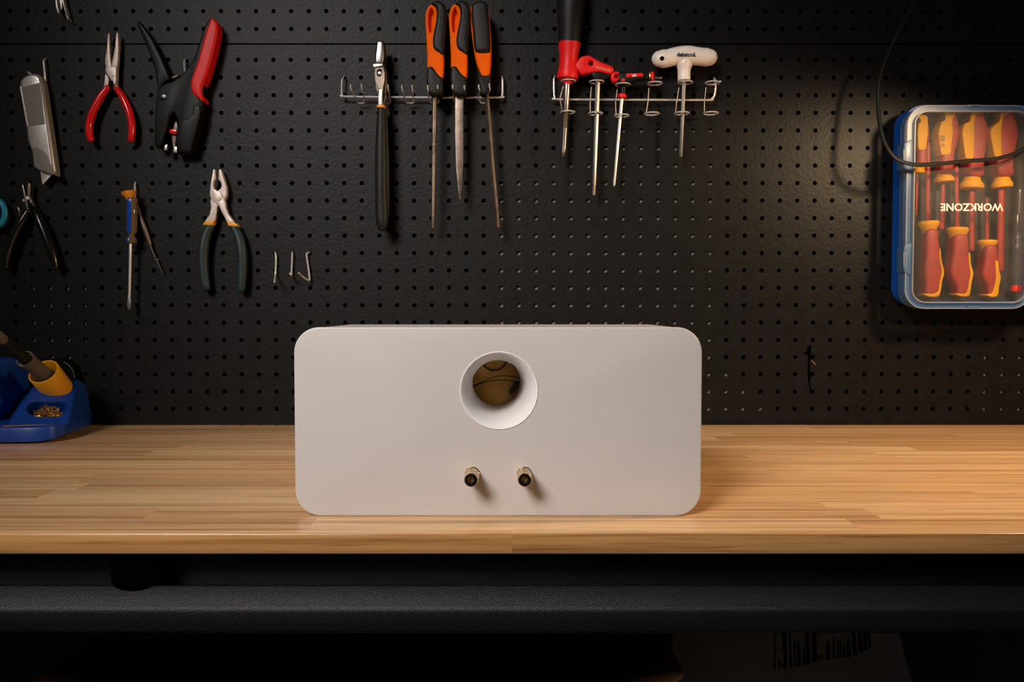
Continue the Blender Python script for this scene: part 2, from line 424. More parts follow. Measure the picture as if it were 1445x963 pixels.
# furring behind the board, seen as pale discs through some of the holes
for nm, q in (('trim_1', [(705, 262), (790, 225), (838, 172), (1012, 172), (1012, 500), (1100, 590), (1100, 640), (705, 640)]), ('trim_2', [(1372, 495), (1500, 495), (1500, 640), (1372, 640)]), ('trim_3', [(50, 390), (125, 390), (125, 640), (50, 640)])):
    structure(nm, rprism(BM(), q, -17.8, -5.0, 0), 'wall')
def pegboard(name, label, rows, ztop, zbot, cols_x0, ncol):
    bm = BM(); th = .0048; R = .0033
    root = None
    for k in range(ncol):
        x = cols_x0+k*PITCH
        xl, xr = x-PITCH/2, x+PITCH/2
        if k == 0: xl -= .012
        if k == ncol-1: xr += .012
        for i, z in enumerate(rows):
            zu = ztop if i == 0 else (rows[i-1]+z)/2
            zd = zbot if i == len(rows)-1 else (rows[i+1]+z)/2
            cf = [bm.verts.new((x+R*math.cos(a*math.pi/8), 0, z+R*math.sin(a*math.pi/8))) for a in range(16)]
            cb = [bm.verts.new((v.co.x, th, v.co.z)) for v in cf]
            for a in range(16): bm.faces.new((cf[a], cf[(a+1) % 16], cb[(a+1) % 16], cb[a]))
            for (yy, cc) in ((0, cf), (th, cb)):
                mid = [bm.verts.new(c) for c in ((xr, yy, z), (x, yy, zu), (xl, yy, z), (x, yy, zd))]
                cor = [bm.verts.new(c) for c in ((xr, yy, zu), (xl, yy, zu), (xl, yy, zd), (xr, yy, zd))]
                for q in range(4):
                    f = [mid[q], cor[q], mid[(q+1) % 4]]+[cc[(q*4+4-j) % 16] for j in range(5)]
                    bm.faces.new(f if yy == 0 else f[::-1])
    x0, x1 = cols_x0-PITCH/2-.012, cols_x0+(ncol-1)*PITCH+PITCH/2+.012
    for quad in (((x0, 0, ztop), (x1, 0, ztop), (x1, th, ztop), (x0, th, ztop)), ((x0, 0, zbot), (x0, th, zbot), (x1, th, zbot), (x1, 0, zbot)),
                 ((x0, 0, zbot), (x0, 0, ztop), (x0, th, ztop), (x0, th, zbot)), ((x1, 0, zbot), (x1, th, zbot), (x1, th, ztop), (x1, 0, ztop))):
        bm.faces.new([bm.verts.new(c) for c in quad])
    return solo(name, bm, 'board', label, 'pegboard', 'black pegboard panels on the wall', angle=25)
z0 = P(600, 84.5).z; xh = P(584.2, 284).x
zu0 = P(600, 40.9).z
k0 = int((xh+.86)/PITCH)
lower = pegboard('pegboard_panel', 'large black perforated hardboard panel below the horizontal seam', [z0-k*PITCH for k in range(22)], P(600, 63.3).z, z0-22*PITCH-.03, xh-k0*PITCH, 68)
upper = pegboard('pegboard_panel', 'black perforated hardboard panel strip above the horizontal seam', [zu0+k*PITCH for k in range(6)][::-1], zu0+6*PITCH, P(600, 60.9).z, xh-k0*PITCH+.0012, 68)
# torn slit in the lower panel, part of the panel
g = BM(); rprism(g, [(1139.5, 488), (1144.5, 487.5), (1144, 500), (1143.5, 502), (1148, 502.5), (1148.5, 505), (1143.5, 506), (1143, 520), (1144, 530), (1143, 540), (1145.5, 553), (1144, 557), (1142, 548), (1140, 538), (1139.5, 520), (1140, 503), (1133.5, 498), (1138, 496)], -1, .25, 0)
part('torn_slit', g, 'void', lower, 'black torn slit')
g = BM(); wire(g, [(1144.5, 509.5, .4), (1147.5, 511.5, 2.2), (1151.5, 515.5, .6)], .55)
part('torn_chip', g, 'card', lower, 'pale torn fibre chip')

# ------------------------------------------------------------------ bench
yF = T(722, 753.3).y              # front edge of the top
tt = (T(722, 753.3)-P(722, 783, -yF*1000)).z
XL = 1.12
def top_bm():
    bm = BM(); e = .0012
    prof = [(-.0005, ZT), (yF+e, ZT), (yF+e*.3, ZT-e*.3), (yF, ZT-e), (yF, ZT-tt+e), (yF+e, ZT-tt), (-.0005, ZT-tt)]
    return profile_x(bm, prof, -XL, XL)
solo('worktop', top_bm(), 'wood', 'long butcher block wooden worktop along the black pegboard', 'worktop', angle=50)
dF = -yF*1000
def zf(py, back=0): return P(722, py, dF-back).z
bench = thing('workbench_frame', 'black powder coated steel bench frame under the wooden worktop', 'workbench', (0, yF/2, 0))
zt = ZT-tt
ya = yF+.046
part('apron', box(BM(), (-XL+.03, ya, zf(845, 46)), (XL-.03, ya+.02, zt), .001), 'powder', bench)
yr = yF-.004; drr = 0
rail = []
def rp(back_mm, py): rail.append((yF+back_mm/1000, zf(py, back_mm)))
for b, y in ((46, 826), (15, 826.8), (13.6, 827.6), (12.6, 829.5), (10.8, 833.5), (8.2, 839), (5, 847), (1.9, 855.5), (.7, 858.8), (.1, 862.5), (0, 866), (0, 889), (.6, 892), (2, 893.8)): rp(b, y)
zlow = rail[-1][1]
rail += [(yF+.046, zlow)]
part('front_rail', profile_x(BM(), rail, -XL+.03, XL-.03), 'powder', bench, angle=30)
for sx in (-1, 1):
    for yy in (yF+.06, -.07):
        part('leg', box(BM(), (sx*(XL-.12)-.03, yy-.03, 0), (sx*(XL-.12)+.03, yy+.03, zt), .002), 'powder', bench)
for sx in (-1, 1):
    part('side_rail', box(BM(), (sx*(XL-.12)-.02, yF+.03, zt-.05), (sx*(XL-.12)+.02, -.02, zt), .002), 'powder', bench)
part('lower_shelf', box(BM(), (-XL+.1, yF+.03, .42), (XL-.1, -.03, .44), .002), 'powder', bench)
g = BM(); rprism(g, [(158, 785), (158, 822), (163, 827.5), (172, 831.5), (184, 833.5), (195, 832.8), (205, 829), (212, 823), (213, 785)], dF-13, dF-9, .6)
part('pull_tab', g, 'void', bench, 'small rounded black tab hanging below the apron')

# ------------------------------------------------------------------ things under the bench
def under():
    zs = .44
    b = thing('cardboard_box', 'brown cardboard box with raised flaps in the dark under the bench', 'box', (-.17, -.28, zs))
    bm = BM(); x0, x1, y0, y1, h = -.36, .06, -.48, -.10, .20
    for a, c in (((x0, y0, zs), (x1, y0+.004, zs+h)), ((x0, y1-.004, zs), (x1, y1, zs+h)), ((x0, y0, zs), (x0+.004, y1, zs+h)), ((x1-.004, y0, zs), (x1, y1, zs+h)), ((x0, y0, zs), (x1, y1, zs+.004))): box(bm, a, c)
    part('body', bm, 'card', b)
    def flap(p, q, dv):
        bm = BM(); p, q, dv = Vector(p), Vector(q), Vector(dv); n = (q-p).cross(dv).normalized()*.002
        vs = [bm.verts.new(c) for c in (p-n, q-n, q-n+dv, p-n+dv, p+n, q+n, q+n+dv, p+n+dv)]
        for f in ((0, 1, 2, 3), (7, 6, 5, 4), (0, 4, 5, 1), (1, 5, 6, 2), (2, 6, 7, 3), (3, 7, 4, 0)): bm.faces.new([vs[i] for i in f])
        part('flap', bm, 'card', b)
    flap((x0, y0, zs+h), (x1, y0, zs+h), (0.0, -.045, .10)); flap((x0, y1, zs+h), (x1, y1, zs+h), (0, .05, .10))
    flap((x0, y0, zs+h), (x0, y1, zs+h), (-.09, 0, .08)); flap((x1, y0, zs+h), (x1, y1, zs+h), (.10, 0, .09))
    # tilted sack with a barcode label
    s = thing('paper_sack', 'pale sack with a printed barcode leaning in the dark under the bench', 'sack', (.34, -.30, zs))
    bm = BM(); xs = (.19, .50); nx, nz = 14, 12; grid = [[None]*(nz+1) for _ in range(nx+1)]; gb = [[None]*(nz+1) for _ in range(nx+1)]
    def pt(u, v, side):
        x = .19+.25*u+.05*(1-v)*(u*1.3-.3); z = zs+.001+.315*v; y = -.36+.10*v
        bul = .045*math.sin(math.pi*min(1, max(0, u)))**.6*math.sin(math.pi*min(1, v*.96+.02))**.6
        y += (-bul if side else bul)+.003*math.sin(u*23+v*9)+.003*math.sin(v*17-u*5)
        return Vector((x, y, z))
    for i in range(nx+1):
        for j in range(nz+1):
            grid[i][j] = bm.verts.new(pt(i/nx, j/nz, 1))
            gb[i][j] = grid[i][j] if (i in (0, nx) or j in (0, nz)) else bm.verts.new(pt(i/nx, j/nz, 0))
    for i in range(nx):
        for j in range(nz):
            bm.faces.new((grid[i][j], grid[i+1][j], grid[i+1][j+1], grid[i][j+1])); bm.faces.new((gb[i][j+1], gb[i+1][j+1], gb[i+1][j], gb[i][j]))
    part('body', bm, 'sack', s, angle=60)
    bm = BM(); u = .42; rnd = random.Random(3)
    while u < .86:
        wd = rnd.choice((.006, .006, .012, .018))
        c = [pt(u, .86+.1*(u-.5), 1), pt(u+wd, .86+.1*(u-.5), 1), pt(u+wd-.03, .74+.1*(u-.5), 1), pt(u-.03, .74+.1*(u-.5), 1)]
        vs = [bm.verts.new(q+Vector((0, -.0012, 0))) for q in c]; vb = [bm.verts.new(q+Vector((0, .004, 0))) for q in c]
        bm.faces.new(vs[::-1]); bm.faces.new(vb)
        for i in range(4): bm.faces.new((vs[i], vs[(i+1) % 4], vb[(i+1) % 4], vb[i]))
        u += wd+rnd.choice((.006, .008, .014))
    part('barcode', bm, 'ink', s)
under()

# ------------------------------------------------------------------ the white speaker cabinet
def rrect(x0, x1, z0, z1, r, n=10):
    pts = []
    for cx, cz, a0 in ((x1-r, z1-r, 0), (x0+r, z1-r, 90), (x0+r, z0+r, 180), (x1-r, z0+r, 270)):
        for k in range(n+1):
            a = math.radians(a0+90*k/n); pts.append((cx+r*math.cos(a), cz+r*math.sin(a)))
    return pts
def cabinet():
    yb = T(703, 728.8).y; db = -yb*1000
    u = U(db)
    pL, pR, pT = P(415.6, 600, db), P(990, 600, db), P(703, 462, db)
    x0, x1, z0, z1 = pL.x, pR.x, ZT, pT.z; r = 36*u; dep = .150; fp = .006
    root = thing('speaker_cabinet', 'white rounded speaker cabinet with bass port standing on the wooden worktop', 'speaker', ((x0+x1)/2, yb+dep/2, ZT))
    pc = P(704.2, 551.6, db); Rp = 55.6*u
    # front panel with the port hole
    bm = BM(); hole = [(pc.x+(Rp-.0004)*math.cos(2*math.pi*k/64), pc.z+(Rp-.0004)*math.sin(2*math.pi*k/64)) for k in range(64)]
    out = rrect(x0, x1, z0, z1, r, 14)
    rprism_w(bm, out, yb+fp, yb, .0013, 4, holes=[hole], hr=False)
    part('front_panel', bm, 'white', root, angle=30)
    # hollow shell
    bm = BM(); o2 = orient(rrect(x0+.0005, x1-.0005, z0+.0003, z1-.0004, r, 14)); inn = offset(o2, .007)
    rings = []
    for y, pp in ((yb+fp+.0006, inn), (yb+fp+.0006, o2), (yb+dep-.002, o2), (yb+dep, offset(o2, .002)), ):
        rings.append([bm.verts.new((x, y, z)) for x, z in pp])
    rings.insert(0, [bm.verts.new((x, yb+dep-.008, z)) for x, z in inn])
    for A, B in zip(rings, rings[1:]):
        n = len(A)
        for i in range(n): bm.faces.new((A[i], A[(i+1) % n], B[(i+1) % n], B[i]))
    bm.faces.new(rings[0]); bm.faces.new(rings[-1])
    part('cabinet_shell', bm, 'white', root, angle=30)
    # port tube: raised lip, flare, straight bore, outer wall
    bm = BM(); A = Vector((pc.x, yb, pc.z)); B = A+Vector((0, .088, 0))
    prof = [(.004, Rp*1.0), (-.0003, Rp*1.0), (-.0007, Rp*.985), (-.0003, Rp*.962), (.0012, Rp*.93), (.0035, Rp*.885), (.008, Rp*.825), (.014, Rp*.775), (.022, Rp*.74), (.034, Rp*.715), (.060, Rp*.695), (.088, Rp*.682),
            (.088, Rp*.74), (.040, Rp*.78), (.012, Rp*.9), (.006, Rp*1.0)]
    lathe(bm, A, B, prof, 64, drift=(-.0035, 0, 0), close=True)
    tube = part('port_tube', bm, 'tube', root, 'white flared port tube', angle=40)
    # lining seen through the port: creased brown sheet with cable and dark ring
    bm = BM(); nx, nz = 44, 30; rnd = random.Random(5); V = [[None]*(nz+1) for _ in range(nx+1)]
    xa, xb, za, zb = x0+.02, x1-.02, z0+.02, z1-.012; yl = yb+.0985
    for i in range(nx+1):
        for j in range(nz+1):
            x = xa+(xb-xa)*i/nx; z = za+(zb-za)*j/nz; q = x*1.0-z*.35
            dy = .0035*math.sin(x*95+z*60)+.0025*math.sin(z*160-x*70)+.005*abs(math.sin(q*60+1.))
            V[i][j] = bm.verts.new((x, yl-dy, z))
    for i in range(nx):
        for j in range(nz): bm.faces.new((V[i][j], V[i+1][j], V[i+1][j+1], V[i][j+1]))
    r2 = bmesh.ops.extrude_face_region(bm, geom=bm.faces[:])
    for v in [g_ for g_ in r2['geom'] if isinstance(g_, bmesh.types.BMVert)]: v.co.y += .004
    part('inner_lining', bm, 'lining', root, 'creased brown lining seen through the port', angle=60)
    di = db-91.5
    bm = BM(); c = P(697.5, 504, di); ring = [c+Vector((math.cos(2*math.pi*k/40)*.0124, 0, math.sin(2*math.pi*k/40)*.0124)) for k in range(40)]
    sweep_w(bm, ring, .0007, 8, closed=True); part('driver_ring', bm, 'blackgloss', root, 'thin black ring seen through the port')
    bm = BM(); lathe(bm, c+Vector((0, .004, 0)), c+Vector((0, -.004, 0)), [(0, .0118), (.002, .0118), (.003, .0105), (.0025, .007), (.005, .005), (.006, .002)], 40)
    part('driver_back', bm, 'lining', root)
    for pth in ([(650, 552, di+1), (672, 543, di+3), (690, 535, di+5), (712, 530.5, di+6), (745, 536, di+4)], [(650, 555, di+1), (674, 543, di+3), (692, 538, di+5), (712, 537, di+6), (745, 541, di+4)]):
        bm = BM(); wire(bm, pth, .42, 8, 6); part('speaker_wire', bm, 'blackgloss', root, 'thin dark wire inside the port')
    bm = BM(); sweep(bm, [(721, 554, di+3, 3.3), (724.5, 548, di+3, 3.9), (729, 541, di+3, 3.3)], 10, 1, 3); part('wire_terminal', bm, 'blackgloss', root, 'black wire terminal inside the port')
    # binding posts
    for px, py in ((666.8, 669.0), (740.0, 669.0)):
        a = P(px, py, db); k = u
        nut = part('binding_post', lathe(BM(), a, a+Vector((0, -.03, 0)), [(-.004, 7*k), (0, 7*k), (0, 10.6*k), (.0016, 10.6*k), (.0022, 9.2*k), (.004, 9.2*k), (.0046, 10.*k), (.0145, 10.*k), (.0152, 9.3*k), (.0162, 9.3*k), (.017, 10.0*k), (.0245, 10.0*k), (.0262, 9.7*k), (.0268, 8.9*k), (.0262, 8.4*k), (.020, 8.0*k)], 32), 'brass', root, 'gold metal binding post')
        part('insulator_ring', lathe(BM(), a, a+Vector((0, -.03, 0)), [(.0205, 4.4*k), (.0205, 8.6*k), (.0259, 8.7*k), (.0268, 8.2*k), (.0268, 5.4*k), (.0258, 4.5*k)], 32, close=True), 'blackgloss', nut, 'black insulating ring')
        part('socket', lathe(BM(), a, a+Vector((0, -.03, 0)), [(.021, .5*k), (.021, 4.6*k), (.0262, 4.6*k), (.0266, 4.1*k), (.0262, 3.4*k), (.0222, 2.9*k), (.0222, .4*k)], 24), 'brass', nut, 'gold banana socket')
        h = Vector((-.12, 0, 1)).normalized(); q = a+Vector((0, -.0095, 0))+h*(9.6*k)
        part('cross_hole', lathe(BM(), q, q+h, [(0, 2.2*k), (.0004, 2.2*k), (.0006, 1.8*k)], 14), 'blackgloss', nut, 'dark cross hole')
cabinet()

# ------------------------------------------------------------------ peg hooks
HOOKS = 'silver peg hooks in the pegboard'
def hook(label, path, r=1.35, mat='chrome', group=HOOKS):
    bm = BM(); wire(bm, path, r, 8, 4); return solo('peg_hook', bm, mat, label, 'hook', group)
hook('empty silver peg hook right of the green pliers, leftmost of three', [(388, 356, -3), (388.5, 357.5, 4), (389.4, 363, 6.5), (388.8, 384, 6.5), (388.3, 389, 10), (387.6, 396, 26), (387.3, 398, 31)])
hook('empty silver peg hook right of the green pliers, middle one of three', [(412.4, 356, -3), (412.3, 357, 4), (412.2, 362, 6.5), (411.2, 386, 6.5), (410.8, 390, 12), (409.6, 387.5, 30), (409.4, 386, 31)])
hook('empty silver peg hook right of the green pliers, bent arm pointing left', [(437.5, 356.5, -3), (434.5, 357, 4), (432.7, 361, 6.5), (436, 385, 6.5), (436.6, 394, 7), (434.5, 396, 11), (425, 389, 24), (422, 385.5, 30)])
hook('silver peg hook holding the grey utility knife', [(65.5, 82.5, -3), (63.5, 84, 4), (61.8, 87, 8), (63.5, 108, 8), (66.5, 150, 6), (68, 163, 9), (62, 165, 12)])
hook('short silver peg hook above the black wire stripper body', [(264, 82.3, -3), (262.5, 83.5, 4), (260.2, 87, 7), (261.3, 104, 7), (261.5, 108, 10)])
hook('silver peg hook beside the orange cap of the blue screwdriver', [(191, 257, -3), (190.8, 258.2, 4), (190.2, 262, 8), (190, 280, 8), (190.3, 283.5, 12), (187, 284, 20)], 1.5)
def hook_black(label, x, y):
    bm = BM(); wire(bm, [(x, y, -3), (x, y, 10), (x, y-1, 19), (x, y-4, 21)], 1.5, 8, 3)
    return solo('peg_hook', bm, 'blackplastic', label, 'hook', 'black pegs under hanging pliers')
hook_black('black peg in the crotch of the red handled pliers', 158.6, 119.5)
hook_black('black peg in the crotch of the green handled pliers', 308.5, 303)
hook_black('black peg in the crotch of the small black snips', 44.5, 292)

# ------------------------------------------------------------------ left wall of tools
def tweezers():
    r = thing('tweezers', 'chrome two pronged tool tips hanging into the top left corner', 'tool', P(88, 0, 10))
    b = BM(); rprism(b, [(66, -75), (74, -76), (79, -20), (82, 10), (84.5, 19), (82.5, 19.5), (79.5, 10), (77, -15)], 9, 13, .8); part('prong', b, 'chrome', r)
    b = BM(); rprism(b, [(74, -76), (80, -76), (87, -20), (92, 5), (97, 24), (99.5, 29), (97, 28.5), (93, 17), (88, 0), (81, -30)], 6, 14, 1); part('prong', b, 'chrome', r)
    b = BM(); rprism(b, [(66, -75), (80, -76), (85, -20), (89, 6), (89.5, 14), (87.5, 13.5), (86.5, 17), (85, 9), (78, -15)], 3, 8, .8); part('spine', b, 'steel', r)
    b = BM(); rprism(b, [(64, -72), (82, -74), (78, -96), (68, -95)], 3, 15, 1.5); part('joint', b, 'steel', r)
tweezers()
def knife():
    r = thing('utility_knife', 'silver grey utility knife with exposed blade hanging at far left', 'knife', P(55, 180, 10))
    out = [(31, 124), (34, 186-5), (43, 200), (49, 216), (51.5, 237.5), (82.3, 249), (82, 240), (73.5, 180), (64.5, 119), (61, 110), (54, 105.5), (46, 106), (38, 109.5), (33, 115)]
    out[1] = (41, 180)
    b = BM(); rprism(b, out, 4, 23, 5, seg=5); part('body', b, 'alu', r)
    b = BM(); rprism(b, [(31.5, 124.5), (58, 117.5), (65.5, 176), (41.5, 179.5)], 15, 23.8, 1); part('grip_panel', b, 'alu_ribbed', r, 'ribbed grey grip panel')
    b = BM(); rprism(b, [(31, 124), (33.3, 123.4), (43.2, 179), (41, 179.8)], 12, 24.4, .5); part('edge_strip', b, 'satin', r)
    b = BM(); rprism(b, smooth_path([(49, 214), (50, 209), (54.5, 208.5), (61, 212), (68, 220), (74, 233), (79, 247), (66, 243), (52.5, 236.5)], 3, True), 15, 23.6, .6); part('nose_plate', b, 'alu_ribbed', r, 'dark curved nose plate')
    b = BM(); rprism(b, [(57.3, 240), (74, 246), (60.3, 260.3), (58.5, 252)], 13, 14, .2); part('blade', b, 'satin', r, 'dull steel blade')
    b = BM(); rprism(b, [(37, 101.5), (39.5, 100.3), (49, 107), (57, 113), (54, 116.5), (50, 114), (43, 107)], 18, 21, .8); part('latch', b, 'steel', r, 'small steel latch')
knife()
def plier_handles(r, paths, mat, flat=1.25, name='handle', seg=14):
    for p in paths:
        b = BM(); sweep(b, p, seg, flat, 5); part(name, b, mat, r)
def red_pliers():
    r = thing('needle_nose_pliers', 'small needle nose pliers with glossy red dipped handles', 'pliers', P(158, 197, 8))
    b = BM(); rprism(b, [(153.2, 50), (155.3, 47.5), (156.3, 71), (157, 82), (158.6, 94), (157, 99), (151, 98), (149.3, 86), (151, 76), (152.3, 66)], 7, 14, 1); part('jaw', b, 'satin', r)
    b = BM(); rprism(b, [(165.2, 50), (166.6, 46.5), (168, 49), (168.7, 70), (167.8, 86), (166.2, 99), (157.6, 98), (159, 90), (161, 80), (163.6, 66)], 7, 14, 1); part('jaw', b, 'satin', r)
    b = BM(); rprism(b, [(150.7, 97), (158, 95), (166.2, 96), (166, 112), (165.3, 118), (169, 127), (163, 128), (159.5, 116), (154, 107), (150.8, 104)], 6, 15.5, 1.2); part('lever', b, 'satin', r)
    b = BM(); rprism(b, [(150, 105), (153.5, 108.5), (155.4, 113), (154, 120), (151, 128), (146.5, 127), (148.3, 117)], 6, 12, 1); part('lever', b, 'satin', r)
    b = BM(); rprism(b, circle_px(160.6, 106.5, 1.7, n=14), 15, 16.1, .4); part('rivet', b, 'steel', r)
    plier_handles(r, ([(151.5, 124.5, 11, 4.2), (142, 137, 13, 4.8), (132, 156, 14, 5.1), (126.5, 174, 14, 5.0), (126.3, 188, 14, 5.0), (127.7, 196, 14, 4.6)],
                      [(164.5, 124.5, 11, 4.2), (174, 139, 13, 4.8), (182, 157, 14, 5.1), (186, 174, 14, 5.0), (186, 188, 14, 4.8), (184.8, 196.5, 14, 4.4)]), 'red', 1.15)
red_pliers()
def stripper():
    r = thing('wire_stripper', 'black wire stripper with one red grip and a red button', 'wire stripper', P(255, 215, 12))
    b = BM(); rprism(b, [(227, 127), (236, 120), (247, 117), (258, 110), (268, 97.5), (277, 84), (283, 67), (289, 47), (295, 34), (300, 29), (309, 36), (309, 52), (301, 82), (291, 116), (290, 146), (287, 162), (281, 187), (275, 206), (269, 219.5), (255, 217.5), (251, 203), (252, 190), (254, 172), (249, 161), (243.5, 165), (240, 180), (235, 195), (231, 209), (224, 209.5), (221.5, 205), (222, 170), (223.5, 148)], 4, 24, 2.5); part('body', b, 'blackplastic', r)
    b = BM(); rprism(b, [(195.5, 34), (197.5, 30.5), (200.5, 33), (208, 43), (218, 58), (228, 78), (237, 99), (243, 113), (236, 117), (230, 125), (224.5, 135), (223.7, 122), (221, 101), (212.5, 75), (203, 54)], 8, 20, 2.5); part('lever_handle', b, 'blackplastic', r, 'black lever handle')
    b = BM(); rprism(b, smooth_path([(300.5, 30), (305.5, 30), (311, 38), (309.5, 56), (303, 84), (296, 108), (290.5, 122), (288.5, 130), (290, 139), (291, 146), (282, 140), (275, 133), (272.6, 122), (275, 110), (281, 93), (287, 72), (293, 50)], 3, True), 3, 27, 4, seg=5); part('grip', b, 'redmatte', r, 'red grip')
    b = BM(); rprism(b, [(258, 168), (266, 169), (272, 162), (274, 149), (283, 149.5), (284, 160), (277, 188), (270, 214), (256, 216), (253, 196), (255, 180)], 20, 27, 1.5); part('jaw_cover', b, 'blackplastic', r)
    b = BM(); rprism(b, [(243, 196), (247, 176), (250.5, 172), (252.5, 180), (250, 200), (247.5, 214)], 8, 17, 1); part('cutter', b, 'darksteel', r)
    b = BM(); rprism(b, [(239.5, 186), (243, 182.5), (252, 183.5), (252.5, 188.5), (250, 190.8), (242, 189.5)], 12, 23, 1.5); part('button', b, 'red', r, 'red button')
    b = BM(); rprism(b, [(234.5, 206), (239, 205), (238, 213.5), (233.5, 214)], 12, 26, .7); part('jaw_tip', b, 'steel', r, 'steel jaw tip')
    b = BM(); rprism(b, [(248, 208), (252.5, 208), (252.5, 217), (246.5, 216.5)], 12, 26, .7); part('jaw_tip', b, 'steel', r, 'steel jaw tip')
    b = BM(); turned(b, (244, 110.5), (254, 106), 14, [(0, 1), (.03, 3.2), (.3, 3.2), (.32, 2.2), (.8, 2.2), (1, 1)]); part('spring_pin', b, 'darksteel', r)
    b = BM(); rprism(b, circle_px(230.5, 138, 5.5, 4.6), 20, 24.6, .4); part('pivot', b, 'blackgloss', r)
stripper()
def snips():
    r = thing('flush_cutters', 'small flush cutters with black handles below the utility knife', 'pliers', P(42, 375, 8))
    b = BM(); rprism(b, [(32, 261), (34, 260.5), (37, 272), (39, 281), (42, 297), (38.5, 297), (35.5, 283), (33.5, 274)], 8, 14, .8); part('jaw', b, 'steel', r)
    b = BM(); rprism(b, [(40, 262), (42, 257.8), (44.5, 259), (44.7, 268), (43.5, 277), (47, 283), (50.5, 292), (46.5, 293), (41, 283), (39.5, 273)], 7, 15, 1); part('jaw', b, 'darksteel', r)
    b = BM(); rprism(b, circle_px(39.3, 280.2, 2.7, n=16), 12, 17.5, 1); rprism(b, circle_px(34, 283.2, 1.8, n=12), 10, 15, .6); part('rivet', b, 'chrome', r, 'bright rivet')
    plier_handles(r, ([(39.5, 298, 11, 4.), (31, 313, 13, 6), (21, 329, 14, 6.6), (13, 350, 15, 6.2), (9, 366, 15, 5.6), (8, 377, 15, 4.6)],
                      [(49.5, 294, 11, 3.6), (54, 306, 13, 5.5), (61, 322, 14, 6.5), (70, 345, 15, 6.4), (76, 364, 15, 5.6), (78.5, 377, 15, 4.6)]), 'blackgloss', 1.1)
    b = BM(); wire(b, [(25, 292.5, 15), (27.3, 298, 16), (27.5, 304, 15)], 1.0); part('return_spring', b, 'steel', r)
snips()
def cyan_tool():
    r = thing('cutting_pliers', 'cyan plastic handle loop of a tool cut off by the left edge', 'tool', P(-8, 322, 8))
    b = BM(); loop = [P(-6+13.0*math.cos(2*math.pi*k/32), 301+18*math.sin(2*math.pi*k/32), 14) for k in range(32)]
    sweep_w(b, loop, .0042, 12, closed=True); part('handle_loop', b, 'cyan', r)
    b = BM(); sweep(b, [(-12, 284, 13, 4.5), (-18, 262, 12, 4), (-22, 240, 11, 3.4)], 12, 1, 4); part('shank', b, 'cyan', r)
    b = BM(); rprism(b, [(-25, 240), (-19, 240), (-15, 200), (-18, 170), (-23, 200)], 7, 11, .6); part('blade', b, 'steel', r)
cyan_tool()
def blue_driver():
    r = thing('screwdriver', 'slotted screwdriver with blue and clear handle and orange cap', 'screwdriver', P(184, 437, 20), 'screwdrivers hung on the pegboard')
    b = BM(); turned(b, (186.6, 279), (185.6, 343), 20, [(0, 6.5), (.02, 7.3), (.74, 7.3), (.80, 4.6), (.86, 4.2), (.90, 7.2), (.96, 7.4), (1, 6)], 12); part('handle', b, 'amber', r, 'clear amber handle')
    b = BM(); sweep(b, [(183.5, 282, 24, 4.0), (183.3, 300, 24.5, 4.0), (183.2, 326, 24.5, 3.9)], 10, .95, 3); part('handle_core', b, 'bluecore', r, 'blue flute of the handle')
    b = BM(); turned(b, (183.4, 334), (183.0, 341.5), 22, [(0, 2.6), (.2, 4), (.6, 5.4), (.9, 5.4), (1, 4)], 14); part('collar', b, 'bluecore', r, 'blue collar')
    b = BM(); turned(b, (181, 270.5), (183.8, 283), 21, [(0, 9.0), (.08, 10.3), (.3, 9.2), (.6, 5.5), (1, 4.6)], 20); part('end_cap', b, 'cap_orange', r, 'orange end cap')
    b = BM(); sweep(b, [(184.2, 341, 20, 1.9), (183.6, 380, 20, 1.9), (182.8, 415, 20, 1.8), (182.4, 421, 20, 1.8)], 12, 1, 2); part('shaft', b, 'chrome', r)
    b = BM(); rprism(b, [(181, 418), (183.8, 418), (185.3, 426), (184.8, 433), (183.4, 438), (181, 438), (179.5, 433), (179.3, 426)], 19, 21, .5); part('tip', b, 'steel', r)
blue_driver()
def pick():
    r = thing('pick', 'thin dark steel pick hanging slanted beside the blue screwdriver', 'pick', P(229, 386, 7))
    b = BM(); sweep(b, [(191.5, 284, 9, 1.6), (198, 306, 9, 2.8), (205, 325, 9, 3.2), (211.5, 345, 8, 2.4)], 10, 1, 4); part('handle', b, 'darksteel', r)
    b = BM(); sweep(b, [(211.5, 345, 8, 1.7), (217, 359, 8, 1.5), (222.5, 371, 8, 1.2), (229.5, 386, 8, .7)], 8, 1, 3); sweep(b, [(221.5, 366, 8, 1.1), (223.2, 366.4, 9, .9)], 6, 1, 0); part('shaft', b, 'steel', r)
pick()
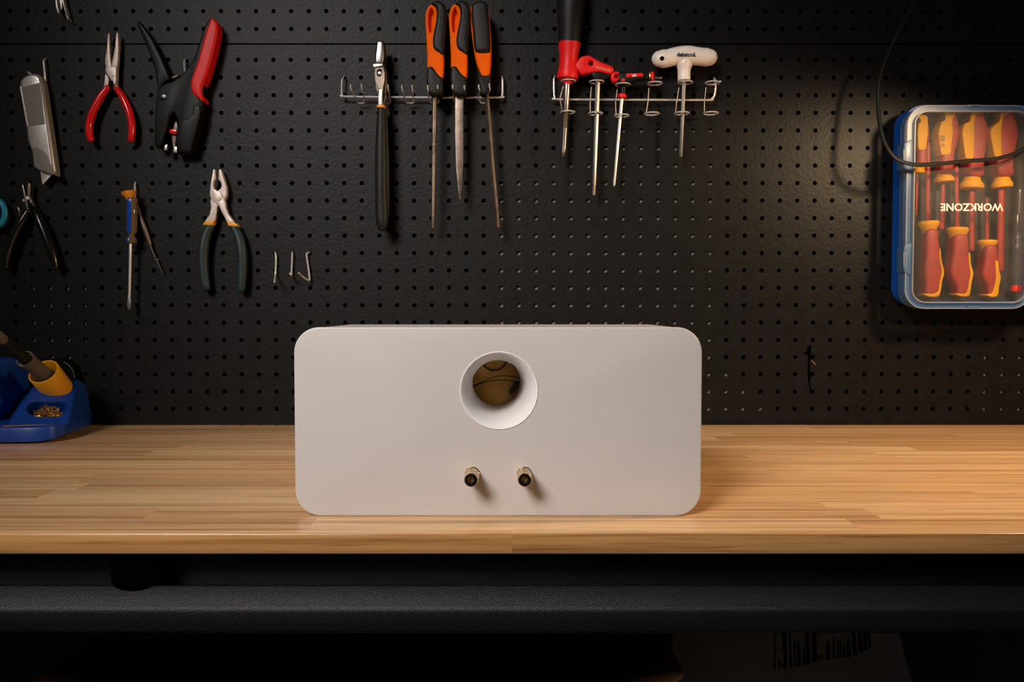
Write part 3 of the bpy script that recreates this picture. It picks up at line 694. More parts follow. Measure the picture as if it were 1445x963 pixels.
def combo():
    r = thing('combination_pliers', 'combination pliers with dark green handles and yellow collars', 'pliers', P(316, 412, 10))
    A = [(302, 239.5), (304.6, 239.8), (305.2, 253), (302.8, 257), (302, 262), (303.5, 267), (307, 269.5), (312, 270.5), (316, 277), (319, 286), (320, 294), (323, 302), (330, 311.5), (336, 320), (326, 321), (320.5, 312), (313.5, 299), (310, 291), (305, 287), (299.5, 283), (297.2, 275), (298, 262), (300, 250)]
    Bq = [(312.8, 239.5), (310.2, 239.8), (309.5, 254), (313, 258), (313.8, 263), (312.5, 267), (309, 269.5), (304, 270.5), (300.5, 277), (298, 284), (299, 293), (297.3, 303), (291, 312), (289, 320), (302, 320), (304.5, 312), (307, 303), (308.5, 292), (312, 288), (319, 282), (321.2, 275), (320.8, 264), (316.5, 250)]
    b = BM(); rprism(b, A, 10, 18.5, 1.2); part('lever', b, 'satin', r)
    b = BM(); rprism(b, Bq, 7, 16.5, 1.2); part('lever', b, 'satin', r)
    b = BM(); rprism(b, circle_px(308.2, 278.5, 5.6, n=24), 16, 19.2, .5); part('rivet', b, 'satin', r)
    for q in ([(292, 312.5), (304, 312), (303.5, 316), (301.5, 319), (288.3, 318.5), (288.8, 315.5)], [(321.5, 312.5), (331, 314), (335.5, 316), (338, 320.5), (324.5, 319.5)]):
        b = BM(); rprism(b, q, 6, 20, 2); part('collar', b, 'yellow', r, 'yellow collar')
    plier_handles(r, ([(296, 320.5, 13, 6.4), (290.5, 334, 13, 7.2), (287.2, 352, 14, 7.4), (286.8, 372, 14, 7.2), (288.5, 392, 14, 6.8), (291, 405.5, 14, 6.0)],
                      [(330.5, 321, 13, 6.4), (337.5, 336, 13, 7.2), (341, 354, 14, 7.4), (341.8, 374, 14, 7.2), (341.3, 394, 14, 6.8), (340.5, 408, 14, 6.0)]), 'green', 1.05, seg=16)
combo()

# ------------------------------------------------------------------ rack of U prongs with slip joint pliers and three files
def rack_prongs():
    r = thing('tool_rack', 'chrome wire rack of paired prongs holding the orange files', 'tool rack', P(597, 140, 8), 'chrome wire racks on the pegboard')
    b = BM(); wire(b, [(486.2, 107.5, -3), (485.6, 108, 5), (483.6, 111, 11.5), (482.6, 116, 12), (482.2, 129, 12), (483.6, 134, 12), (489, 136.3, 12), (600, 137.6, 12), (703, 137.6, 12), (707.6, 136, 12), (709, 131, 12), (709.2, 116, 12), (708.8, 111, 11), (708, 108.5, 5), (707.8, 108, -3)], 1.45, 10, 4); part('crossbar', b, 'chrome', r)
    for bl, br, (tlx, tly), (trx, try_) in ((504.5, 513.5, (494.5, 120), (510, 119)), (541, 550, (531.5, 120), (547.5, 120)), (574, 583, (567, 121), (581.5, 121)), (608.5, 618, (603.5, 121), (617.5, 120.5)), (643.5, 652.5, (638.5, 120), (655, 121)), (678.5, 687, (675.5, 120), (690.5, 118.5))):
        b = BM(); wire(b, [(tlx, tly, 49), (tlx+.2, tly+4, 48.5), (tlx+1.6, tly+9, 44), (bl-3.5, 137, 22), (bl-1, 143.5, 12.5), (bl+1, 145.3, 10.6), (br-1, 145.3, 10.6), (br+.8, 143.5, 12.5), (br-.3, 136, 22), (trx+1, try_+9, 44), (trx+.1, try_+4, 48.5), (trx, try_, 49)], 1.0, 8, 4); part('prong', b, 'chrome', r)
rack_prongs()
def slip_pliers():
    r = thing('slip_joint_pliers', 'long slip joint pliers with black grips seen edge on', 'pliers', P(539, 325, 25))
    b = BM(); rprism(b, [(533.5, 60.5), (542.5, 60.5), (543.6, 68), (544, 80), (542, 93), (530.2, 93), (530.8, 80), (532, 70)], 18, 42, 3); part('jaw', b, 'steel', r)
    b = BM(); rprism(b, [(528, 93.3), (541, 92.5), (541.4, 95.5), (528.5, 97.5)], 24, 43.5, .6); part('jaw_lip', b, 'chrome', r)
    slot = smooth_path([(533.5, 99.5), (538.5, 98.5), (539.2, 104), (538.3, 108), (535.6, 109.3), (532.9, 107.5), (532.2, 103)], 3, True)
    b = BM(); rprism(b, [(529.8, 97), (541.5, 96), (543.4, 105), (542.8, 115), (541, 124), (540.2, 135), (540.2, 152), (534.6, 152), (534.3, 135), (532.6, 124), (530, 114), (529.4, 104)], 34, 41, 0, holes=[slot]); part('front_lever', b, 'darksteel', r)
    b = BM(); rprism(b, [(535, 126), (540, 126), (539.4, 150), (534.7, 150)], 38, 42, .8); part('shank', b, 'chrome', r, 'bright worn shank')
    b = BM(); rprism(b, [(531, 94), (543.5, 92), (547, 104), (546.5, 122), (545.5, 140), (542.5, 152), (538, 152), (536, 130)], 20, 33.5, 2); part('rear_lever', b, 'darksteel', r)
    b = BM(); rprism(b, circle_px(536.2, 104.2, 2.7, n=16), 33, 42.5, 1.2); part('pivot_bolt', b, 'chrome', r)
    b = BM(); rprism(b, [(532.8, 149.5), (543.4, 149.5), (543.4, 153.5), (532.8, 153.5)], 26, 42.5, 1.5); part('collar', b, 'cap_orange', r, 'thin rusty orange collar')
    b = BM(); sweep(b, [(538.2, 154, 37, 5.3), (538, 172, 37, 6.4), (537.6, 205, 37, 7.8), (537.6, 240, 37, 8.3), (538.2, 285, 37, 8.5), (539, 312, 37, 8.3), (539.4, 321, 37, 6.6)], 18, .8, 5); part('grip', b, 'rubber', r, 'black grip')
    b = BM(); sweep(b, [(541, 154, 19, 4.8), (541.5, 175, 17, 6), (542, 210, 13, 7.2), (542.4, 245, 12, 7.6), (542.4, 290, 13, 7.6), (542, 316, 14, 6.4)], 16, .8, 5); part('grip', b, 'rubber', r, 'black grip')
    b = BM(); 
    for y in (264, 270, 276, 283): wire(b, [(533.3, y+2, 42.6), (536, y-1.2, 43.8), (538.6, y+1.5, 43.9), (537, y+3.4, 43.8)], .45, 6, 4)
    part('embossed_mark', b, 'rubber', r)
slip_pliers()
FG = 'orange and black handled files on the prong rack'
def file_handle(r, dx, dy=0):
    def s(q): return [(a+dx, c+dy) for a, c in q]
    rec = smooth_path(s([(606.3, 24), (609.8, 15.5), (613, 22), (612.8, 32), (610.3, 44), (608, 50), (606.2, 40)]), 4, True)
    b = BM(); rprism(b, smooth_path(s([(601.3, 30), (603, 18), (609.5, 11.5), (616, 14), (620, 24), (624, 50), (626.8, 84), (626, 112), (620, 114), (611, 112), (604.5, 103), (604, 84), (602.4, 52)]), 3, True), 20, 47, 3.5, seg=4, holes=[rec])
    part('handle_shell', b, 'orange', r, 'orange handle shell with an open slot')
    b = BM(); rprism(b, smooth_path(s([(604, 24), (609.5, 14), (616, 18), (616, 46), (611, 58), (605, 50)]), 3, True), 22, 36, 2); part('slot_back', b, 'orange', r)
    b = BM(); rprism(b, smooth_path(s([(610.5, 10), (617.5, 6), (626, 8.5), (631, 18), (631.2, 34), (629, 56), (627, 80), (620.5, 78.6), (613.5, 73.5), (611.4, 63), (613, 50), (616, 35), (617.2, 22), (615, 14)]), 3, True), 17, 50, 5, seg=5); part('grip', b, 'rubber', r, 'black rubber grip')
    b = BM(); rprism(b, s([(604, 100), (606.5, 97.2), (610, 97), (613.5, 99.5), (617, 105), (621, 110), (625.8, 113.4), (626.3, 122), (626, 132), (622.5, 137.5), (610, 137.5), (604.2, 131), (603.2, 116)]), 18, 49, 4, seg=4); part('ferrule', b, 'rubber', r, 'black rubber ferrule')
def files():
    r = thing('file', 'round file with orange and black handle, next to the long black pliers', 'file', P(610, 322, 33), FG)
    file_handle(r, 0)
    b = BM(); sweep(b, [(613.2, 130, 34, 3.3), (612.8, 150, 34, 3.3), (612, 210, 34, 3.0), (611.2, 270, 34, 2.7), (610.6, 321, 34, 2.3)], 12, 1, 2); part('blade', b, 'darksteel', r, 'round steel blade')
    r = thing('file', 'flat pointed file, shortest and middle of the three orange handled files', 'file', P(649, 282, 33), FG)
    file_handle(r, 33, -.6)
    b = BM(); rprism(b, [(643, 130), (654, 130), (653.8, 170), (653.4, 225), (651.6, 262), (650.2, 282), (648.6, 282), (646, 264), (643.4, 235), (642.2, 190), (642.2, 150)], 31, 36, .6); part('blade', b, 'darksteel', r, 'flat steel blade')
    r = thing('file', 'slanted square file with handle facing front, rightmost of the three orange handled', 'file', P(701, 322, 33), FG)
    b = BM(); rprism(b, smooth_path([(663.2, 17), (667, 12), (676, 8), (686, 11), (689.6, 18), (692, 40), (693.4, 62), (693, 88), (690.5, 109), (685, 113), (679, 111), (675, 98), (671, 84), (666.5, 55), (664.3, 32)], 3, True), 18, 45, 4, seg=4); part('handle_shell', b, 'orange', r, 'orange handle shell')
    b = BM(); rprism(b, smooth_path([(665.5, 24), (667, 11), (676, 5.5), (686.5, 8), (688.8, 18), (690.4, 32), (692, 56), (692, 74), (688.5, 78.5), (675, 78.5), (670.2, 73), (667.8, 50)], 3, True), 16, 49, 5, seg=5); part('grip', b, 'rubber', r, 'black rubber grip')
    b = BM(); rprism(b, [(674, 98), (676, 101), (680.5, 109), (690, 109.2), (692.8, 108.5), (693.2, 112), (692.4, 128), (686, 137), (678.5, 135.5), (675.2, 118)], 19, 46, 4, seg=4); part('ferrule', b, 'rubber', r, 'black rubber ferrule')
    b = BM(); sweep(b, [(686.5, 128, 34, 2.4), (688.2, 150, 34, 3.1), (694, 228, 34, 3.2), (699, 280, 34, 3.0), (702.3, 321, 34, 2.6)], 4, 1, 2, caps='flat'); part('blade', b, 'darksteel', r, 'square steel blade')
files()

# ------------------------------------------------------------------ rack of rings
def rack_rings():
    r = thing('tool_rack', 'chrome wire rack of paired rings holding the red screwdrivers', 'tool rack', P(897, 141, 10), 'chrome wire racks on the pegboard')
    b = BM(); wire(b, [(783, 107.5, -3), (782.6, 108, 5), (781.8, 111, 11.5), (781.6, 116, 12), (781.8, 133, 12), (783.2, 138.5, 12), (788, 140.2, 12), (900, 140.9, 12), (998, 141.2, 12), (1004, 139.5, 12), (1008, 135, 12), (1009.6, 126, 12), (1009.6, 117, 12), (1008.5, 112, 10), (1007.4, 110.5, 4), (1007, 110, -3)], 1.45, 10, 4); part('crossbar', b, 'chrome', r)
    for (ux, uy, lx, ly, vx) in ((802, 114.5, 801, 158.5, 790), (842, 115.6, 840, 160.3, 832.8), (879, 119.5, 877, 163.3, 868.5), (924, 117.8, 920, 160.5, 914.5), (967, 116.5, 962, 160, 955), (1005.5, 117, 1003, 160, 994)):
        dc = 27
        def ring(cx, cy, rad):
            b = BM()
            c = P(cx, cy, dc); pts = []
            for k in range(24):
                a = 2*math.pi*k/24; pts.append(c+Vector((math.cos(a)*rad, math.sin(a)*rad, 0)))
            sweep_w(b, pts, .0011, 8, closed=True); part('ring', b, 'chrome', r)
            return c
        R = .0102; cu = ring(ux, uy, R); cl = ring(lx, ly, R)
        dv = 27-8.2
        V0 = Vector((cu.x-R*.62, cu.y+R*.78, cu.z)); V1 = Vector((cl.x-R*.62, cl.y+R*.78, cl.z))
        back = P(vx, 140.7, 13.4)
        b = BM()
        sweep_w(b, [V0, Vector((V0.x, back.y, V0.z-.003)), Vector((back.x, back.y, (V0.z+V1.z)/2)), Vector((V1.x, back.y, V1.z+.003)), V1], .0008, 8)
        part('connector', b, 'darksteel', r)  # same chrome wire; its dimmer reflection is put into a darker steel colour
    b = BM(); wire(b, [(1008.6, 117, 16), (1013, 115.4, 30), (1017, 115, 34)], 1.0, 8, 3); part('end_hook', b, 'chrome', r)
rack_rings()
RD = 27
def big_driver():
    r = thing('screwdriver', 'large screwdriver with black and red handle reaching the top edge', 'screwdriver', P(793, 221, RD), 'screwdrivers hung on the pegboard')
    b = BM(); turned(b, (808.5, -75), (803.6, 61.5), RD, [(0, 12), (.02, 16), (.10, 18.5), (.3, 19.5), (.55, 20.5), (.70, 20), (.85, 17.3), (1, 15.6)], 24); part('handle', b, 'rubber', r, 'black rubber handle')
    b = BM(); turned(b, (803.6, 60.5), (800.8, 112), RD, [(0, 15.6), (.1, 15.2), (.3, 13.4), (.5, 12.6), (.65, 12.9), (.8, 14.2), (.92, 15), (.985, 14.4), (1, 12.5)], 28); part('handle_neck', b, 'redmatte', r, 'red handle neck')
    b = BM(); turned(b, (800.8, 111), (800.4, 119), RD, [(0, 5), (.5, 5.5), (.6, 6.6), (.9, 6.6), (1, 4.5)], 20); part('washer', b, 'redmatte', r, 'red washer')
    b = BM(); turned(b, (800.3, 118), (795.2, 212), RD, [(0, 4.6), (.45, 4.3)]+[(.46+.012*k, 4.5 if k % 2 else 3.9) for k in range(18)]+[(.68, 4.1), (.98, 3.7), (1, 3.4)], 16); part('shaft', b, 'steel', r)
    b = BM(); turned(b, (795.2, 211.5), (794.0, 222), RD, [(0, 3.3), (.3, 3.3), (.7, 2.2), (.9, 1.2), (1, .5)], 8); part('tip', b, 'darksteel', r, 'dark tip')
big_driver()
def red_lever():
    r = thing('hex_key', 'hex key with red angled handle with a round hole on the ring rack', 'hex key', P(837.5, 275, RD), 'hex keys on the ring rack')
    b = BM(); rprism(b, [(811, 94), (813.5, 89.5), (816.5, 85), (820.5, 81.5), (828, 80), (832.5, 81), (840, 85.5), (850, 91), (858, 93.5), (863.5, 95.8), (865.3, 98.5), (865, 102.5), (861, 107), (854, 105.3), (846, 103.2), (838, 103.4), (829, 105), (820, 106.6), (815.5, 102), (812, 98)], 19, 35, 2.2, holes=[circle_px(833, 91, 3.6, n=18)])
    h = part('handle', b, 'redmatte', r, 'red angled handle')
    t = text_bm('S-GOOOD', .0032, P(851.5, 97.3, 35)+Vector((0, .0001, 0)), rot=math.radians(-14), sx=1.0, bold=.01)
    part('lettering', t, 'tan_ink', h, 'tan lettering on the red handle')
    b = BM(); rprism(b, [(834, 103), (846, 102.5), (861, 106.5), (857, 111), (852, 114), (838, 114), (835, 109)], 20, 34, 2); part('collar', b, 'blackplastic', r, 'black collar')
    b = BM(); turned(b, (843.6, 112), (838.2, 264), RD, [(0, 3.4), (.5, 3), (.98, 2.5), (1, 2)], 6); part('shaft', b, 'steel', r)
    b = BM(); turned(b, (838.3, 263), (837.6, 275.5), RD, [(0, 2.3), (.6, 2.3), (1, 2.1)], 6); part('tip', b, 'darksteel', r, 'dark tip')
red_lever()
def small_t():
    r = thing('hex_key', 'small black and red T handled hex key with a loop end on the ring rack', 'hex key', P(866.5, 262, RD), 'hex keys on the ring rack')
    b = BM(); rprism(b, [(871, 105), (876, 103.3), (896, 102.6), (916, 103.2), (916.5, 112), (900, 114), (886, 117.5), (884.5, 123), (873.8, 123), (873, 116)], 20, 34, 2.5); part('handle', b, 'blackplastic', r, 'black T handle')
    b = BM(); rprism(b, smooth_path([(861.3, 111), (863, 104.5), (868, 102), (873.5, 103.3), (875, 108), (873.5, 113), (869, 116), (864.5, 117)], 3, True), 21, 33, 2.4, holes=[circle_px(868.8, 108.8, 2.6, n=14)]); part('loop', b, 'redmatte', r, 'red loop end')
    b = BM(); rprism(b, [(883.5, 105.3), (884.5, 104), (906, 103.6), (907.4, 104.6), (907.2, 108.6), (884, 109.6), (883.3, 108.6)], 30, 35, 1); inl = part('inlay', b, 'redmatte', r, 'red inlay')
    b = BM(); rprism(b, [(892, 105.2), (898, 105), (898, 108.2), (892, 108.4)], 34.5, 35.4, .2); part('size_mark', b, 'white_ink', inl, 'pale size mark')
    b = BM(); rprism(b, circle_px(879.6, 113.1, 2.4, n=16), 32, 35, .6); part('button', b, 'redmatte', r, 'red dot')
    b = BM(); rprism(b, [(915.5, 103), (917.5, 103), (917.3, 112.5), (915.5, 112.5)], 21, 33.5, .6); part('ferrule', b, 'brass', r)
    b = BM(); rprism(b, [(917.6, 103), (922.2, 103), (921.8, 112), (921, 117.5), (919.2, 114)], 22, 33, .8); part('flange', b, 'redmatte', r, 'red flange')
    b = BM(); turned(b, (920, 109.8), (934.5, 109.9), RD, [(0, 1.5), (.93, 1.4), (1, 1)], 6); part('stub', b, 'steel', r)
    b = BM(); turned(b, (880, 117), (878.3, 134), RD, [(0, 4.6), (.1, 4.4), (.85, 4.1), (.9, 5), (1, 5)], 18); part('neck', b, 'blackplastic', r)
    b = BM(); turned(b, (878.2, 133.2), (877.7, 139), RD, [(0, 5.4), (.2, 6.1), (.8, 6.1), (1, 5)], 20); part('stop_ring', b, 'redmatte', r, 'red stop ring')
    b = BM(); turned(b, (877.5, 138), (866.5, 262.5), RD, [(0, 2.3), (.5, 2), (.98, 1.7), (1, 1.2)], 6); part('shaft', b, 'chrome', r)
small_t()
def white_t():
    r = thing('hex_key', 'cream white T handled hex key with dark lettering on the ring rack', 'hex key', P(960.5, 222, RD), 'hex keys on the ring rack')
    b = BM(); sweep(b, [(931, 83.2, 27, 11.4), (935.5, 83, 27, 12.5), (942, 82.2, 27, 12), (952, 79.8, 27, 12.3), (962, 78.6, 27, 13), (972, 78.4, 27, 13.2), (982, 79.2, 27, 12.4), (992, 80.4, 27, 12.2), (997, 80.8, 27, 12.5), (1000.5, 81, 27, 11.6)], 28, 1.0, 4)
    b2 = BM(); sweep(b2, [(966.4, 80, 27, 10), (966, 90, 27, 11), (965.6, 95, 27, 10.2), (965.3, 100, 27, 9.0), (965.2, 107, 27, 8.8), (965.2, 113.8, 27, 8.8)], 24, 1.0, 3, caps='flat')
    b = boolean(b, b2, 'UNION')
    hl = BM(); A = P(934.2, 82.5, 60); B_ = P(934.2, 82.5, 0); lathe(hl, A, B_, [(0, .0033), (.07, .0033)], 20)
    b = boolean(b, hl)
    h = part('handle', b, 'cream', r, 'cream white T handle', angle=50)
    t = text_bm('dekatool.', .0056, P(968.5, 77.3, 38.4), extrude=.0024, width=.0265, bold=.018); part('lettering', t, 'ink', h, 'navy lettering')
    b = BM(); turned(b, (965.3, 113), (960.4, 222), RD, [(0, 3.2), (.1, 2.7), (.985, 2.4), (1, 1.7)], 6); part('shaft', b, 'steel', r)
white_t()

# ------------------------------------------------------------------ case with screwdrivers
def case():
    xr0 = 1465
    r = thing('tool_case', 'blue plastic tool case with clear lid hanging on the pegboard at right', 'tool case', P(1365, 437, 20))
    def rr(x0, x1, y0, y1, rad, d, n=8): 
        a, c = P(x0, y1, d), P(x1, y0, d); return rrect(a.x, c.x, a.z, c.z, rad/1000, n)
    # base tray with raised rim
    outer = rr(1263, 1479, 153, 431, 26, 20)
    b = BM(); rprism_w(b, outer, -.002, -.018, .004, 3); 
    part('back_shell', b, 'boxblue', r)
    b = BM(); o = orient(outer); i_ = offset(o, .006); ringfill(b, o, i_, -.016, -.040); part('rim', b, 'boxblue', r)
    b = BM(); rprism_w(b, offset(orient(outer), .0065), -.0175, -.020, .0005); part('tray_insert', b, 'foam', r, 'dark tray insert')
    # lid: clear panel, walls, rim
    lo = orient(rr(1278.5, 1464, 147.5, 436, 27, 66))
    ringbm = BM(); ringfill(ringbm, lo, offset(lo, .0095), -.056, -.0605); part('lid_flange', ringbm, 'clear_rim', r, 'blue tinted clear lid flange')
    b = BM(); ringfill(b, offset(lo, .0005), offset(lo, .0022), -.0385, -.0557); part('lid_wall', b, 'clear_rim', r, 'translucent lid wall')
    b = BM(); ringfill(b, offset(lo, .0082), offset(lo, .0096), -.061, -.0655); part('lid_step', b, 'clear_edge', r, 'frosted raised lid edge')
    b = BM(); ringfill(b, lo, offset(lo, .0013), -.0606, -.0618); part('lid_bead', b, 'clear_edge', r, 'frosted bead around the lid')
    b = BM(); rprism_w(b, offset(lo, .0097), -.0637, -.0652, .0003); lid = part('lid_panel', b, 'clear', r, 'clear lid panel')
    t = text_bm('WORKZONE', .0108, P(1371.5, 292.6, 65.3)+Vector((0, .0001, 0)), rot=math.pi, bold=.022, sx=1.02); part('lettering', t, 'white_ink', lid, 'white lettering upside down')
    t = text_bm('.', .0018, P(1330, 295.5, 65.3)+Vector((0, .0001, 0)), rot=math.pi, bold=.02); part('trademark_dot', t, 'white_ink', lid)
    for y0, y1 in ((202, 241), (347, 386)):
        b = BM(); rprism(b, smooth_path([(1283, y0), (1274, y0+.5), (1270.4, y0+5), (1270.2, y1-5), (1273.5, y1-.5), (1283, y1)], 3, True), 40, 63, 1.2); lt = part('latch', b, 'clear_rim', r, 'clear latch tab')
        b = BM()
        for k in (0, 1): rprism(b, [(1275+k*3.2, y0+9), (1276.2+k*3.2, y0+9), (1276.2+k*3.2, y1-9), (1275+k*3.2, y1-9)], 62.6, 63.6, .2)
        part('latch_rib', b, 'clear_edge', lt)
    for y in (148.2, 432):
        b = BM(); rprism(b, [(1364, y), (1382, y-.4), (1382, y+2.4), (1364, y+2.8)], 59, 62.6, .4); part('lid_notch', b, 'clear_rim', r)
    hook_px = BM(); wire(hook_px, [(1365, 150.5, -3), (1365, 150.5, 6), (1365, 151, 12)], 1.4); solo('peg_hook', hook_px, 'chrome', 'silver peg hook behind the top of the blue tool case', 'hook', HOOKS)
def ringfill(bm, o, i_, y0, y1):
    R = []
    for pts, y in ((o, y0), (o, y1), (i_, y1), (i_, y0)): R.append([bm.verts.new((x, y, z)) for x, z in pts])
    R.append(R[0])
    for A, B in zip(R, R[1:]):
        n = len(A)
        for i in range(n): bm.faces.new((A[i], A[(i+1) % n], B[(i+1) % n], B[i]))
case()
IG = 'red and yellow insulated screwdrivers in the tool case'
def insulated(label, red, yel, collar, shaft, marks=None, d0=23, d1=51, hole=None):
    ys = [p[1] for p in red+shaft]; r = thing('insulated_screwdriver', label, 'screwdriver', P(sum(p[0] for p in red)/len(red), max(p[1] for p in red+collar+[(q[0], q[1]) for q in shaft]), 37), IG)
    b = BM(); rprism(b, smooth_path(red, 3, True), d0, d1, 5.5, seg=4); h = part('handle', b, 'ired', r, 'red handle')
    b = BM(); rprism(b, smooth_path(yel, 3, True), d0+8, d1+1.2, 1.1); yp = part('grip_panel', b, 'ibyellow', r, 'yellow grip panel')
    if hole: b = BM(); rprism(b, circle_px(*hole, n=16), d1+.5, d1+1.5, .2); part('hang_hole', b, 'foam', yp, 'dark hanging hole')
    if marks:
        b = BM(); x, y = marks
        for k in (-2.2, 0, 2.2): rprism(b, [(x+k-.5, y-6), (x+k+.5, y-6), (x+k+.5, y+3), (x+k-.5, y+3)], d1+.9, d1+1.5, 0)
        for e in (6, 9): rprism(b, [(x-3.4, y+e+2.5), (x, y+e-1), (x+3.4, y+e+2.5), (x+3.4, y+e+3.4), (x, y+e), (x-3.4, y+e+3.4)], d1+.9, d1+1.5, 0)
        part('marking', b, 'grey_ink', yp, 'small dark marking')
    # collar and shaft are turned
    (ca, ra), (cb, rb), cx0, cx1 = collar[0], collar[1], collar[2][0], collar[2][1]
    b = BM(); turned(b, (cx0, ca), (cx1, cb), 37, [(0, ra), (.35, ra+(rb-ra)*.35), (.6, rb*.97), (.8, rb), (.95, rb*.95), (1, rb*.75)], 24); part('collar', b, 'ibyellow', r, 'yellow collar')
    b = BM(); sweep(b, [(x, y, 37, q) for x, y, q in shaft], 10, .8, 2); part('shaft', b, 'ired', r, 'red insulated shaft')
insulated('narrow insulated screwdriver, leftmost of the four hanging handle up in the case',
    [(1291.5, 167), (1296, 164.2), (1303.5, 166), (1305.2, 176), (1307, 189), (1305.5, 203), (1303.6, 218), (1303.3, 235), (1290, 235), (1290, 216), (1289.8, 196), (1290.5, 180)],
    [(1292, 166.5), (1297, 163.8), (1303.5, 166), (1304.8, 176), (1305, 188), (1303.2, 200), (1302, 212), (1297, 213.3), (1291.6, 212.5), (1290.3, 194), (1290.9, 180)],
    [(233, 7), (245, 9), (1296.3, 1295.6)], [(1294, 243, 2.2), (1293.4, 275, 1.9), (1292.6, 303, 1.5)], None, hole=(1297.4, 170.6, 2.1, 3.4))
insulated('insulated screwdriver with wide yellow grip panel, second from left hanging in the case',
    [(1328, 161), (1334, 158.4), (1343, 159.5), (1345, 168), (1349.2, 188), (1345.5, 206), (1341.5, 222), (1340, 245), (1322.5, 245), (1323, 222), (1320, 200), (1320, 188), (1325.5, 172)],
    [(1327.8, 161.5), (1334, 157.8), (1343, 159), (1344.4, 163), (1340, 168), (1338.8, 176), (1339.8, 188), (1337.8, 205), (1335.8, 219), (1329, 220.2), (1323, 219), (1320.6, 200), (1319.8, 187), (1325, 172)],
    [(243.5, 8.5), (257.5, 13.8), (1331.4, 1332)], [(1330.6, 256, 3), (1330, 290, 2.8), (1329.6, 303, 3.0), (1328.5, 322, 3.4)], (1330, 197), hole=(1331, 166.3, 3.2, 5))
insulated('thick insulated screwdriver, third from left hanging handle up in the case',
    [(1366, 164), (1372, 159), (1381.5, 159.5), (1383.5, 166), (1389.6, 188), (1386, 210), (1383.4, 228), (1382.8, 249), (1363, 249), (1360, 228), (1354, 195), (1358, 178)],
    [(1365, 165), (1370, 158.6), (1380, 158.2), (1383, 161), (1376, 163), (1370.3, 170), (1369.5, 190), (1369, 215), (1368, 225), (1361, 226), (1357, 223), (1354.5, 205), (1352.8, 189), (1356, 177.5), (1363.5, 173)],
    [(250, 10.3), (267, 16.3), (1371.6, 1370.2)], [(1371.5, 266, 4.2), (1371.3, 300, 4.0), (1371.2, 335, 3.6), (1371.2, 352, 3.7)])
insulated('thick insulated screwdriver, rightmost of the four hanging handle up in the case',
    [(1408, 163), (1413, 158.6), (1423.5, 159), (1425.5, 166), (1431.2, 188), (1428.4, 208), (1424.4, 228), (1423.6, 249), (1403, 249), (1399.5, 228), (1393, 190), (1400, 178)],
    [(1406.5, 163), (1411, 158.2), (1422, 158), (1425, 160.5), (1416.5, 162.5), (1410, 169), (1408, 180), (1407.6, 200), (1407.4, 222), (1399, 223), (1395.5, 210), (1392.3, 189), (1397, 180), (1405, 173)],
    [(249.5, 10), (265.5, 14.2), (1413.2, 1414)], [(1413, 264, 4.8), (1412.4, 300, 4.6), (1411.6, 350, 4.8), (1411.3, 380, 5)], None)
insulated('insulated screwdriver standing handle down at lower left of the case',
    [(1303, 326), (1318.5, 326), (1319.5, 340), (1322, 356), (1327, 384), (1323.5, 398), (1321, 416), (1302, 418), (1300.2, 402), (1298.8, 384), (1301, 360)],
    [(1320.8, 352), (1322.6, 354), (1323.6, 368), (1327.6, 384), (1324.6, 398), (1321, 417), (1310, 419.5), (1300.2, 417), (1301, 414.6), (1312, 415), (1319, 411), (1321.4, 396), (1324, 384), (1321.4, 368)],
    [(329, 9), (312, 14.5), (1310.6, 1309.8)], [(1309.4, 313, 3.2), (1309, 280, 3.1), (1309.2, 240, 3.6), (1309.4, 203, 3.0)])
insulated('insulated screwdriver standing handle down, middle of the lower row in the case',
    [(1342, 333), (1359.5, 333), (1361, 350), (1363, 366), (1368, 386), (1365, 402), (1362.8, 416), (1346, 418), (1343.5, 404), (1335.6, 387), (1339, 360)],
    [(1361.5, 358), (1364, 360), (1365, 374), (1368.6, 386), (1366, 400), (1363, 417), (1354, 419), (1345, 416.8), (1346, 414.4), (1355, 415), (1360, 411), (1362, 398), (1364, 386), (1362, 372)],
    [(336, 10.5), (321, 14.6), (1350.6, 1351.4)], [(1350.6, 322, 3.4), (1350, 290, 2.9), (1349.6, 260, 3.0), (1349.4, 237, 3.2)])
insulated('insulated screwdriver standing handle down, small and rightmost of the lower row',
    [(1386, 348), (1400.5, 348), (1401.5, 362), (1404, 376), (1406.8, 392), (1404, 406), (1402.5, 417), (1388.5, 419), (1387, 404), (1380, 390), (1383, 370)],
    [(1399, 370), (1403.4, 370), (1404.4, 382), (1407, 392), (1404.6, 404), (1402.6, 417.5), (1395, 419.8), (1387.4, 417.8), (1388, 415.6), (1395, 414), (1397.6, 404), (1400, 392)],
    [(352, 8.5), (339, 13.2), (1392.8, 1393.4)], [(1392.8, 340, 3.0), (1392.6, 310, 2.2), (1392.6, 281, 1.5)])
